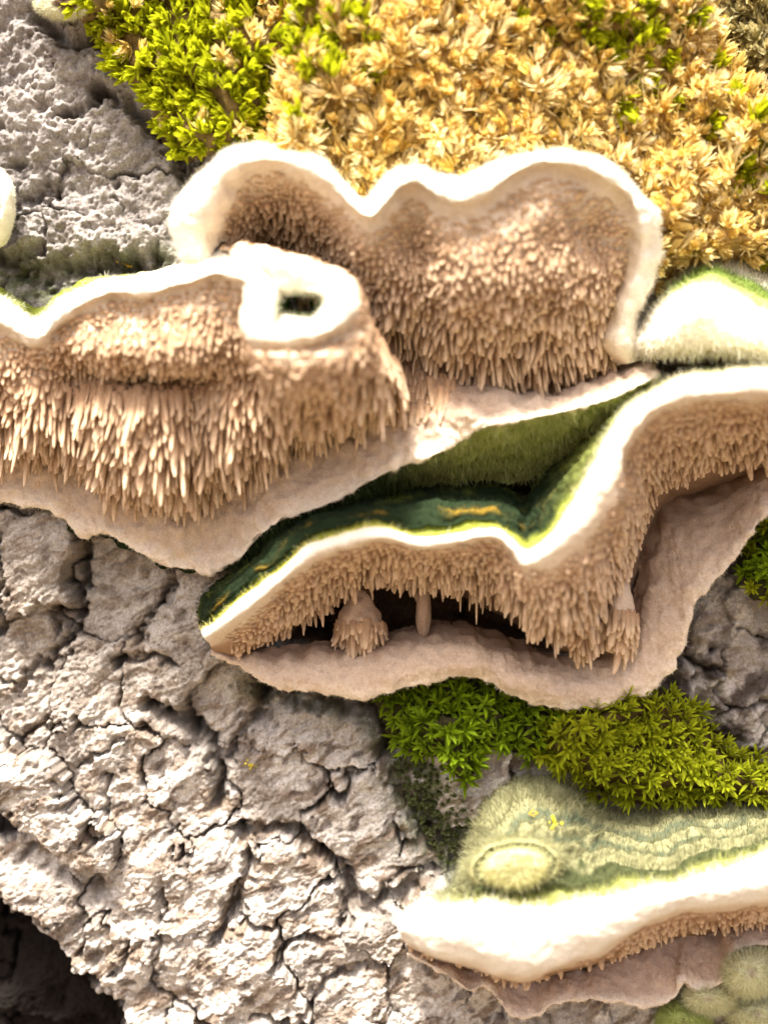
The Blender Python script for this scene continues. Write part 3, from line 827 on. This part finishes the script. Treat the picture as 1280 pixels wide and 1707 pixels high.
def tongue(parent, px, py, rx, ry, h, hh, seed, teeth=True, col=SHEET):
    """a hanging lump of flesh on the underside that ends in a fringe of spines"""
    nu, nv = 40, 36
    u, v = np.meshgrid(np.linspace(0, 2 * np.pi, nu), np.linspace(0.02, np.pi - .02, nv), indexing='ij')
    lx, lz, ly = np.sin(v) * np.cos(u), np.cos(v), np.sin(v) * np.sin(u)
    w = 0.62 + 0.38 * sstep(-1, 0.6, -lz)
    q = 1 + 0.12 * fbm(lx * 2 + seed, ly * 2, lz * 2, 3)
    W = P(px + rx * lx * w * q, py - ry * lz * q, h - hh * ly * w * q)
    g = dict(W=W, N=normals(W) * 1.0, T=u, S=v, px=px + rx * lx, py=py - ry * lz, h=ly)
    c_ = W.reshape(-1, 3).mean(0)
    nrm = W - c_
    g['N'] = nrm / (np.linalg.norm(nrm, axis=-1)[..., None] + 1e-9)
    lump = part('lump', W.reshape(-1, 3), grid_faces(nu, nv), M_FLESH, parent, np.tile(col, (nu * nv, 1)))
    if teeth:
        mk_ = (v > 1.7) * (ly < 0.1) * 1.0
        p_ = surf_points(g, 0.0006, mk_, seed, 1500)
        add_teeth(lump, p_, np.random.default_rng(seed).uniform(.0008, .0024, len(p_['p'])), 0.00065, seed + 5, n_obj=0)

tongue(fc, 600, 1035, 42, 50, 1, 4, 51, col=np.array([.52, .38, .27]))
tongue(fc, 975, 1035, 34, 48, 6, 4, 52)
tongue(fc, 1035, 1015, 26, 66, 7, 3, 53)
tongue(fc, 706, 1012, 14, 58, 1, 1.4, 54, False, np.array([.42, .3, .21]))

# ------------------------------------------------------------------ fungus D (bottom right, sage hairy top)
fd = thing('bracket_fungus', 'bracket fungus with sage green hairy grooved top, round knob and broad white rim', 'fungus', P(960, 1660, 0), 'bracket fungi on the trunk')
colsD = [
    ((690, 1590, 3), (670, 1563, 13), (662, 1545), (680, 1535, 2), 0, 0), ((740, 1596, 3), (702, 1586, 17), (692, 1530), (725, 1505, 3), 0, 0), ((800, 1618, 2), (782, 1609, 20), (750, 1516), (762, 1470, 3), 0, 2),
    ((870, 1640, 1), (862, 1631, 21), (815, 1510), (778, 1410, 2), 0, 4), ((930, 1625, 0), (932, 1612, 21), (880, 1518), (800, 1345, 1), 0, 4), ((990, 1612, 0), (1000, 1590, 21), (955, 1508), (855, 1298, 1), 0, 2),
    ((1050, 1592, -1), (1052, 1556, 21), (1025, 1494), (930, 1298, 1), 0, 0), ((1110, 1570, -1), (1120, 1523, 21), (1098, 1480), (1020, 1350, 1), 0, 0), ((1180, 1560, -1), (1190, 1513, 20), (1175, 1460), (1120, 1345, 1), 0, 0),
    ((1240, 1550, -1), (1250, 1509, 20), (1240, 1437), (1200, 1335, 1), 0, 0), ((1310, 1540, -1), (1310, 1500, 20), (1300, 1416), (1285, 1340, 1), 0, 0), ((1400, 1530, -1), (1400, 1490, 20), (1400, 1390), (1390, 1320, 1), 0, 0)]
gD = loft([cap_column(*c[:4], bulge=c[4], rimr=2.2, up=c[5]) for c in colsD], 400, 220, rough=0.32, rscale=4.0, seed=33.0,
          bumps=[(870, 1370, 75, 60, 3.5), (1000, 1410, 40, 60, -2.0)])
S = gD['S']
cD, qD = cap_color(gD, 2.0)
z_ = S + 0.26 * fbm(qD[..., 0] / 6, qD[..., 2] / 6, 2.0, 4) + 0.08 * fbm(qD[..., 0] / 1.5, qD[..., 2] / 1.5, 2.0, 2)
cD = mix(cD, RIMT, sstep(2.9, 3.3, S))
for a_, b_, colr in [(5.25, 5.6, np.array([.60, .58, .20])), (5.75, 5.9, np.array([.33, .35, .12])), (6.18, 6.26, np.array([.06, .07, .03])), (6.5, 6.6, SAGE), (6.82, 6.88, np.array([.08, .10, .06])),
                     (6.98, 7.06, SAGE * 1.05), (7.2, 7.26, np.array([.11, .13, .08])), (7.36, 7.44, SAGE * .95)]:
    cD = mix(cD, colr, sstep(a_, b_, z_) * sstep(700, 800, gD['px'] + 0 * S))
zr = (0.35 * np.sin(z_ * 17) + 0.2 * np.sin(z_ * 31)) * sstep(5.7, 6.1, S)
gD['W'] = gD['W'] + gD['N'] * (zr * 0.001)[..., None]
unD, riD, upD = cap_parts(fd, gD, cD)
mk = (S < 2.7) * sstep(0.8, 1.2, S) * (rng.random(S.shape) < 0.03 + 0.9 * np.exp(-((gD['px'] - 1095) / 50) ** 2) + sstep(1180, 1260, gD['px']))
pt = surf_points(gD, 0.0006, mk, 61, 1600)
add_teeth(unD, pt, 0.0003 + 0.0008 * sstep(2.9, 1.3, pt['s']), 0.0005, 62)
nh = 30000
pt = surf_points(gD, 0, sstep(4.6, 5.4, S) * (S < 7.98) * 1.0, 65, nh)
cc = cD[pt['i'], pt['j']]
up = pt['n'] + rng.normal(0, .4, (nh, 3)) + np.array([0, -.1, .5])
dens = rng.random(nh) < np.where(cc.mean(1) < .2, .35, 1.0)
add_hairs(upD, pt['p'][dens], up[dens], rng.uniform(.0004, .0014, nh)[dens], 0.000055, (np.clip(cc * 1.1 + .005, 0, 1) * rng.uniform(.75, 1.2, (nh, 1)))[dens], 66)
colsU = []
for (x_, ty_, ey_, eh) in [(680, 1575, 1590, 8), (735, 1595, 1618, 8), (782, 1615, 1650, 8), (812, 1625, 1645, 7), (850, 1645, 1690, 5), (890, 1645, 1694, 5), (925, 1635, 1673, 6), (966, 1625, 1666, 6), (1025, 1605, 1666, 7),
                           (1078, 1590, 1677, 7), (1122, 1580, 1664, 7), (1136, 1575, 1634, 7), (1160, 1570, 1648, 7), (1196, 1560, 1640, 7), (1214, 1550, 1598, 7), (1240, 1540, 1579, 7), (1300, 1530, 1572, 7), (1400, 1520, 1560, 7)]:
    colsU.append((x_, ty_ - 25, -1, x_, ey_, eh, x_, ey_ - 4, 0, 1.0))
gU = loft(sheet_net(colsU), 360, 80, rough=0.4, rscale=2.8, seed=43.0, radial=.35)
qU = gU['W'] * 1000
cU = mix(SHEET * np.array([1.05, 1.0, 1.0]), RIMT * np.array([.97, .92, .9]), 0.8 * sstep(2.0, 3.1, gU['S'] + 0.3 * fbm(qU[..., 0] / 3, qU[..., 2] / 3, 5.0, 3)))
skU = part('skirt', gU['W'].reshape(-1, 3), grid_faces(360, 80), M_FLESH, fd, cU.reshape(-1, 3))
skirt_fuzz(skU, gU, 405, 6000)

def dome(parent, name, px, py, rx, ry, h0, hh, colfn, seed, hair=None, nh_=3000, hl=(.0004, .0011), groove=0.0, tilt=0.0):
    nu, nv = 96, 50
    u, v = np.meshgrid(np.linspace(0, 2 * np.pi, nu), np.linspace(0.01, 1.0, nv), indexing='ij')
    rr = v * (1 + 0.07 * fbm(np.cos(u) * 1.6 + seed, np.sin(u) * 1.6, seed, 3))
    X_, Y_ = rr * np.cos(u), rr * np.sin(u)
    ct, st = math.cos(tilt), math.sin(tilt)
    x2, y2 = X_ * rx, Y_ * ry
    prof = np.sqrt(np.clip(1 - v ** 3.2, 0, 1))
    gr = groove * np.exp(-((v - 0.72) / 0.07) ** 2)
    W = P(px + x2 * ct - y2 * st, py - x2 * st - y2 * ct, h0 + hh * prof - gr + 0.3 * fbm(X_ * 3, Y_ * 3, seed, 3))
    N_ = normals(W)
    c = colfn(v, u, X_, Y_)
    body = part(name, W.reshape(-1, 3), grid_faces(nu, nv), M_FLESH, parent, c.reshape(-1, 3))
    if hair is not None:
        g = dict(W=W, N=N_, T=u, S=v, px=px + x2, py=py - y2)
        p_ = surf_points(g, 0, (np.abs(v - .72) > 0.05 * (groove > 0)) * 1.0, seed + 3, nh_)
        r = np.random.default_rng(seed + 4)
        cc_ = c[p_['i'], p_['j']] * r.uniform(.85, 1.25, (nh_, 1))
        rad_ = np.stack([np.cos(p_['t']), 0 * p_['t'], np.sin(p_['t'])], 1) * p_['s'][:, None]
        add_hairs(body, p_['p'], p_['n'] + 0.8 * rad_ + r.normal(0, .3, (nh_, 3)), r.uniform(*hl, nh_), 0.000055, cc_, seed + 6)

def knob_col(v, u, X_, Y_):
    c = mix(np.array([.56, .54, .27]), np.array([.45, .44, .22]), 0.5 + 0.5 * np.sin(v * 9 + Y_ * 3))
    c = mix(c, np.array([.05, .08, .04]), np.exp(-((v - .72) / .07) ** 2))
    return mix(c, SAGE * 1.1, sstep(.8, .9, v))
dome(fd, 'knob', 858, 1446, 84, 52, 13, 7.5, knob_col, 71, True, 5000, groove=2.6, tilt=0.08)

# ------------------------------------------------------------------ smaller fungi
fe = thing('bracket_fungus', 'small white woolly bracket fungus with green and pale banded top under golden moss', 'fungus', P(1230, 600, 0), 'bracket fungi on the trunk')
colsE = [((1060, 588, 3), (1062, 580, 10), (1064, 560), (1072, 545, 3), 0, 0), ((1090, 600, 2), (1095, 586, 14), (1092, 528), (1095, 500, 3), 0, 0), ((1130, 612, 0), (1140, 582, 16), (1128, 494), (1125, 462, 2), 0, 1),
         ((1180, 615, -1), (1190, 580, 17), (1185, 482), (1180, 432, 2), 0, 1), ((1230, 618, -1), (1240, 590, 17), (1235, 505), (1230, 430, 2), 0, 1), ((1290, 622, -1), (1295, 606, 17), (1290, 540), (1285, 455, 2), 0, 1), ((1380, 630, 0), (1380, 620, 17), (1380, 570), (1370, 490, 2), 0, 1)]
gE = loft([cap_column(*c[:4], bulge=c[4], rimr=2.0, up=c[5]) for c in colsE], 200, 140, rough=.4, rscale=4, seed=51.)
S = gE['S']
cE, qE = cap_color(gE, 5.0)
cE = mix(cE, RIMT, sstep(2.8, 3.2, S))
z_ = S + 0.12 * fbm(qE[..., 0] / 6, qE[..., 2] / 6, 2.0, 3)
for a_, b_, colr in [(6.1, 6.5, np.array([.36, .40, .14])), (6.7, 6.9, np.array([.14, .2, .04])), (7.2, 7.35, CREAM * .85), (7.7, 7.8, np.array([.30, .33, .12]))]:
    cE = mix(cE, colr, sstep(a_, b_, z_) * sstep(1080, 1140, gE['px']))
unE, riE, upE = cap_parts(fe, gE, cE)
pt = surf_points(gE, 0, (S > 3.0) * 1.0, 67, 9000)
add_hairs(upE, pt['p'], pt['n'] + rng.normal(0, .35, (9000, 3)), rng.uniform(.0003, .0011, 9000), 0.00006, np.clip(cE[pt['i'], pt['j']] * 1.1, 0, .9), 68)
pt = surf_points(gE, 0, sstep(2.2, 2.8, S) * sstep(3.5, 3.0, S), 69, 1500)
add_hairs(riE, pt['p'], np.array([0, -.3, -1.0]) + rng.normal(0, .25, (1500, 3)), rng.uniform(.0006, .0014, 1500), 0.0001, np.tile(CREAM, (1500, 1)), 70, name='fringe')

def white_cap(v, u, X_, Y_):
    return mix(CREAM * np.array([.95, .93, .9]), RIMT, sstep(.3, .8, v))
ff = thing('fungus_bud', 'small smooth white fungus bud on grey flaky bark', 'fungus', P(-5, 400, 0))
dome(ff, 'cap', -8, 345, 34, 68, 2, 9, white_cap, 81, True, 2500, hl=(.0001, .0003))
fg = thing('fungus_bud', 'small pale fungus bud with dark brown opening among lime moss', 'fungus', P(105, 12, 0))
def hole_cap(v, u, X_, Y_):
    return mix(np.array([.13, .08, .05]), np.array([.62, .60, .42]), sstep(.32, .6, v))
dome(fg, 'cap', 112, 2, 54, 30, 1, 4.5, hole_cap, 83, True, 2500, hl=(.0002, .0006), groove=0.0)
def fuzzy_cap(v, u, X_, Y_):
    c = mix(np.array([.55, .56, .33]), np.array([.62, .62, .42]), 0.5 + 0.5 * fbm(X_ * 3, Y_ * 3, 4.0, 3))
    return mix(c, np.array([.5, .44, .33]), sstep(.3, .0, v))
for lab, a_ in [('pale hairy fungus bud tucked under the white skirt edge of the grooved bracket', (1252, 1622, 46, 38, 5, 6)),
                ('flat hairy green fungus bud beneath the notch in the white skirt edge', (1182, 1666, 42, 22, 2, 6)),
                ('rounded yellow green fungus bud at the lower bark beside dark gap', (1140, 1705, 42, 30, 0, 6)),
                ('low sage fungus bud below the pale hairy bud on dark bark', (1262, 1692, 50, 24, 0, 5))]:
    q = thing('fungus_bud', lab, 'fungus', P(a_[0], a_[1] + a_[3], 0), 'small fungus buds under the skirt')
    dome(q, 'cap', *a_, (lambda v, u, X_, Y_: fuzzy_cap(v, u, X_, Y_)) if a_[0] != 1140 else (lambda v, u, X_, Y_: fuzzy_cap(v, u, X_, Y_) * np.array([.62, .72, .38])), 90 + a_[0] % 37, True, 4000)

# ------------------------------------------------------------------ moss
def leaf(L_, W_, curve, keel=0.25):
    """lanceolate keeled leaf along +z bending to +x, 6 triangles"""
    V = []
    for t, w in ((0.0, .45), (0.40, 1.0), (0.75, .62)):
        x = curve * L_ * t * t
        V += [(x, -w * W_ / 2, L_ * t), (x - keel * w * W_ * .5, 0, L_ * t), (x, w * W_ / 2, L_ * t)]
    V.append((curve * L_, 0, L_))
    F = []
    for r in range(2):
        a = 3 * r
        F += [(a, a + 1, a + 4), (a, a + 4, a + 3), (a + 1, a + 2, a + 5), (a + 1, a + 5, a + 4)]
    F += [(6, 7, 9), (7, 8, 9)]
    return np.array(V, float), np.array(F)

def shoot(seed, nl, L_, W_, open_lo, open_hi, curve, base, tip, h=0.8):
    """a moss shoot: leaves spiralling up a short stem, the top ones closing"""
    r = np.random.default_rng(seed)
    VV, FF, CC, b = [], [], [], 0
    for k in range(nl):
        f = k / max(1, nl - 1)
        v, fc_ = leaf(L_ * (1.0 - 0.25 * f) * r.uniform(.8, 1.15), W_ * r.uniform(.8, 1.2), curve * r.uniform(.5, 1.3))
        th = math.radians(open_hi * (1 - f) + open_lo * f) + r.normal(0, .12)
        ph = k * 2.399 + r.normal(0, .2)
        R1 = np.array(Matrix.Rotation(ph, 3, 'Z') @ Matrix.Rotation(th, 3, 'Y'))
        t = v[:, 2] / L_
        v = v @ R1.T + np.array([0, 0, h * L_ * f * .6])
        VV.append(v); FF.append(fc_ + b); b += len(v)
        sh = r.uniform(.8, 1.15)
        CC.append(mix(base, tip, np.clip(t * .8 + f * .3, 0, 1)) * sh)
    return np.concatenate(VV), np.concatenate(FF), np.concatenate(CC)

def moss(label, cat_name, poly, sp, shoots, mat, hdome, soil, seed, scale=(.8, 1.25), n_obj=300, tiltv=(0, -1, .45), jit=.35, h0=0.6, rel=0.9, big=None, name='moss_cushion', soft=40, group=None, parent=None, pick=None):
    r = np.random.default_rng(seed)
    poly = [tuple(p_) for p_ in poly]
    xs_, ys_ = [p_[0] for p_ in poly], [p_[1] for p_ in poly]
    root = parent or thing(name, label, cat_name, P(np.mean(xs_), max(ys_), 0), group)
    def hfun(px, py):
        d = sdf(px, py, poly)
        hd = hdome * np.sqrt(np.clip(d / soft, 0, 1)) if hdome else 0 * d
        return d, np.maximum(np.clip(bark_h(px, py), -1, 2), -1.0) + h0 + hd + rel * fbm(px / 45, py / 45, seed * 1.7, 3) * sstep(0, 30, d)
    # the brown cushion the shoots grow from
    gx_, gy_ = np.meshgrid(np.arange(min(xs_) - 6, max(xs_) + 6, 6.0), np.arange(min(ys_) - 6, max(ys_) + 6, 6.0), indexing='ij')
    d, h = hfun(gx_, gy_)
    h = np.where(d < 0, -3.0 + 0 * h, h - 0.6)
    W = P(gx_, gy_, h)
    F = grid_faces(*gx_.shape)
    dd = d.ravel()[F].max(1) > -4
    F = F[dd]
    u, inv = np.unique(F.ravel(), return_inverse=True)
    if hdome: part('cushion', W.reshape(-1, 3)[u], inv.reshape(-1, 4), M_SOIL, root, np.tile(soil, (len(u), 1)))
    # shoots
    area = (max(xs_) - min(xs_)) * (max(ys_) - min(ys_))
    nt = int(area / sp ** 2 * 9)
    cx, cy = r.uniform(min(xs_), max(xs_), nt), r.uniform(min(ys_), max(ys_), nt)
    keep, cells = [], {}
    ok0 = inside(cx, cy, poly) & (sdf(cx, cy, poly) > 2 + 6 * r.random(nt))
    for i in np.nonzero(ok0)[0]:
        a, b = int(cx[i] // sp), int(cy[i] // sp)
        if any((cx[i] - x) ** 2 + (cy[i] - y) ** 2 < sp * sp for da in (-1, 0, 1) for db in (-1, 0, 1) for x, y in cells.get((a + da, b + db), ())):
            continue
        cells.setdefault((a, b), []).append((cx[i], cy[i]))
        keep.append(i)
    cx, cy = cx[keep], cy[keep]
    n_ = len(cx)
    d, h = hfun(cx, cy)
    pos = P(cx, cy, h - .2)
    e = 4.0
    nx = -(hfun(cx + e, cy)[1] - hfun(cx - e, cy)[1]) / (2 * e * .078)
    nzz = (hfun(cx, cy + e)[1] - hfun(cx, cy - e)[1]) / (2 * e * .078)
    dirs = np.tile(np.array(tiltv, float), (n_, 1)) + np.stack([np.clip(nx, -.8, .8), 0 * nx, np.clip(nzz, -.8, .8)], 1) + r.normal(0, jit, (n_, 3))
    rot = frame(dirs, seed + 1)
    s = r.uniform(*scale, n_)
    sc = np.stack([s, s, s * r.uniform(.8, 1.2, n_)], 1)
    if pick is None:
        kind = r.integers(0, len(shoots), n_)
    else:
        kind = pick(cx, cy, r)
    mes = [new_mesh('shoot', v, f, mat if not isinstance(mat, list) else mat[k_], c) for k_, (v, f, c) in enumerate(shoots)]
    inf = (cx > -5) & (cx < 1285) & (cy > -5) & (cy < 1712)
    size = np.where(inf, s * (.6 + r.random(n_)), 0)
    top = np.argsort(-size)[:n_obj]
    sel = np.zeros(n_, bool)
    sel[top] = size[top] > 0
    loc = np.array(root.location)
    for q_ in np.nonzero(sel)[0]:
        o = bpy.data.objects.new('shoot', mes[kind[q_]])
        m = np.eye(4)
        m[:3, :3] = rot[q_] * sc[q_][None, :]
        m[:3, 3] = pos[q_] - loc
        o.parent = root
        o.matrix_local = Matrix(m.tolist())
        COL.objects.link(o)
    mats = mat if isinstance(mat, list) else [mat] * len(shoots)
    for mm in dict.fromkeys(mats):
        VV, FF, CC, b = [], [], [], 0
        for k, (v, f, c) in enumerate(shoots):
            m = (~sel) & (kind == k)
            if not m.any() or mats[k] is not mm:
                continue
            v2, f2 = join(v, f, pos[m], rot[m], sc[m])
            VV.append(v2); FF.append(f2 + b); b += len(v2)
            CC.append(np.tile(c, (m.sum(), 1)))
        if VV:
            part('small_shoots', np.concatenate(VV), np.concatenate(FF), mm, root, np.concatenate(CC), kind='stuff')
    return root

c_ = np.array
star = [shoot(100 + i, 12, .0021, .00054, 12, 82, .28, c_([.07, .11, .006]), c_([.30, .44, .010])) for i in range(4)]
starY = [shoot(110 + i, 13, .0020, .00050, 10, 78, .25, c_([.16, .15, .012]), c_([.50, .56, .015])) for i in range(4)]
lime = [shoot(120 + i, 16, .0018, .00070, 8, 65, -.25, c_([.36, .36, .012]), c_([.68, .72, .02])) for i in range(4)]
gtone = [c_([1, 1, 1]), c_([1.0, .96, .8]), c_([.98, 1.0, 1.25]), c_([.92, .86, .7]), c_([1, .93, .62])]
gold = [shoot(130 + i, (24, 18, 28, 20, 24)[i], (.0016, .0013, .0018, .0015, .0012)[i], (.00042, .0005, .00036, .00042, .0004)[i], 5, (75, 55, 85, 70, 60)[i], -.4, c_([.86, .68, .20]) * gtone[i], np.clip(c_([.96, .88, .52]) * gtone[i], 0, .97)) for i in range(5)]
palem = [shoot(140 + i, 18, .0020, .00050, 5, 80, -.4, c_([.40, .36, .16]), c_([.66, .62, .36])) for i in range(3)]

moss('dark green star moss right under the beige skirt of the hollow bracket fungus', 'moss',
     [(630, 1165), (680, 1140), (740, 1110), (820, 1110), (880, 1140), (960, 1150), (945, 1220), (910, 1275), (880, 1260), (800, 1250), (790, 1305), (760, 1300), (735, 1265), (690, 1260), (655, 1225)],
     15.5, star, M_LEAF, 3.5, c_([.05, .045, .015]), 201, group='moss cushions on the bark')
moss('yellow green star moss cushion growing above the sage grooved bracket fungus', 'moss',
     [(940, 1160), (1000, 1165), (1060, 1140), (1110, 1150), (1160, 1180), (1190, 1230), (1240, 1265), (1300, 1275), (1380, 1300), (1380, 1390), (1290, 1350), (1210, 1335), (1120, 1345), (1070, 1345), (1000, 1320), (930, 1280), (905, 1250), (920, 1190)],
     14.5, starY, M_LEAF, 6.5, c_([.10, .07, .02]), 202, group='moss cushions on the bark')
moss('small green moss tuft beside the beige skirt margin above dark lichened bark', 'moss',
     [(1225, 930), (1260, 880), (1310, 840), (1380, 820), (1380, 1020), (1300, 1010), (1250, 1000)], 15, star[:2] + starY[:2], M_LEAF, 4, c_([.05, .05, .015]), 203, group='moss cushions on the bark')
def limepick(cx, cy, r):
    return np.where(r.random(len(cx)) < .08 + .55 * sstep(330, 470, cx) * sstep(160, 60, cy), 4 + r.integers(0, 2, len(cx)), r.integers(0, 4, len(cx)))
moss('bright lime moss tufts between grey flaky bark and golden moss', 'moss',
     [(150, -90), (520, -90), (500, 0), (470, 60), (450, 120), (455, 200), (400, 245), (330, 268), (290, 250), (265, 210), (240, 150), (180, 110), (165, 60), (60, -20)],
     14, lime + gold[:2], [M_LEAF] * 4 + [M_GOLD] * 2, 4, c_([.22, .15, .05]), 204, rel=2.0, pick=limepick, scale=(.8, 1.5), group='moss cushions on the bark')
def goldpick(cx, cy, r):
    lim = np.exp(-(((cx - 1060) / 90) ** 2 + ((cy - 60) / 70) ** 2)) + .8 * np.exp(-(((cx - 1250) / 60) ** 2 + ((cy - 260) / 60) ** 2)) + .9 * np.exp(-(((cx - 520) / 70) ** 2 + ((cy - 60) / 110) ** 2)) + .5 * np.exp(-(((cx - 1270) / 40) ** 2 + ((cy - 425) / 20) ** 2))
    return np.where(r.random(len(cx)) < lim * .75, 5 + r.integers(0, 4, len(cx)), r.integers(0, 5, len(cx)))
moss('broad golden yellow moss mat above the cream rimmed bracket fungus', 'moss',
     [(480, -100), (1210, -100), (1200, 20), (1215, 110), (1290, 150), (1400, 180), (1400, 430), (1300, 440), (1180, 440), (1120, 470), (1070, 500), (1000, 420), (900, 330), (700, 340), (600, 380), (440, 320), (430, 230), (465, 160), (470, 60)],
     12, gold + lime, [M_GOLD] * 5 + [M_LEAF] * 4, 9, c_([.50, .33, .11]), 205, scale=(.55, 1.75), jit=.45, rel=2.4, pick=goldpick, group='moss cushions on the bark')
moss('pale grey green curly moss tuft next to golden moss', 'moss',
     [(1205, -90), (1400, -90), (1400, 170), (1290, 140), (1225, 110), (1205, 30)], 13, palem, M_GOLD, 4, c_([.16, .13, .07]), 206, scale=(.8, 1.4), group='moss cushions on the bark')
tiny = [shoot(150 + i, 8, .0008, .0005, 10, 60, -.1, c_([.07, .08, .03]), c_([.24, .27, .12])) for i in range(3)]
moss('thin film of tiny dark green moss in the bark groove beside the sage knob', 'moss',
     [(645, 1230), (690, 1260), (740, 1270), (790, 1320), (790, 1400), (775, 1450), (730, 1440), (700, 1380), (670, 1330)], 9, tiny, M_LEAF, 0, c_([.11, .10, .075]), 207, h0=.15, n_obj=200, group='moss cushions on the bark')

# ------------------------------------------------------------------ lichen flecks
def fleck(label, px, py, h, r0, col, seed):
    q = thing('lichen_fleck', label, 'lichen', P(px, py, h))
    r = np.random.default_rng(seed)
    VV, FF, b = [], [], 0
    nu, nv = 10, 6
    for k in range(16):
        u, v = np.meshgrid(np.linspace(0, 2 * np.pi, nu), np.linspace(.02, np.pi - .02, nv), indexing='ij')
        c0 = r.normal(0, 1, 3) * r0 * np.array([.7, .2, .7])
        rr = r0 * r.uniform(.12, .38) * (1 + .3 * noise(u * 2, v * 2, k + seed))
        V = np.stack([rr * np.sin(v) * np.cos(u), .5 * rr * np.sin(v) * np.sin(u), rr * np.cos(v)], -1).reshape(-1, 3) + c0 + P(px, py, h)
        VV.append(V); FF.append(grid_faces(nu, nv) + b); b += len(V)
    V = np.concatenate(VV)
    part('crust', V, np.concatenate(FF), M_LICHEN, q, np.tile(col, (len(V), 1)))
fleck('orange yellow lichen fleck on grey bark above the toothed bracket rim', 213, 436, float(bark_h(c_(213), c_(436))) + .2, .0007, c_([.70, .42, .02]), 1)
fleck('small yellow lichen fleck at the crack edge of pale bark', 417, 1277, float(bark_h(c_(417), c_(1277))) + .2, .0005, c_([.6, .5, .05]), 2)
def on_grid(g, px, py):
    d = (g['px'] - px) ** 2 + (g['py'] - py) ** 2 + 1e4 * (g['S'] < 5)
    i = np.unravel_index(np.argmin(d), d.shape)
    return float(g['h'][i])
fleck('bright yellow lichen fleck on the sage hairy bracket top', 922, 1375, on_grid(gD, 922, 1375) + .9, .0007, c_([.75, .66, .03]), 3)
fleck('tiny orange lichen fleck on the sage hairy bracket top', 889, 1356, on_grid(gD, 889, 1356) + .9, .0004, c_([.75, .5, .05]), 4)
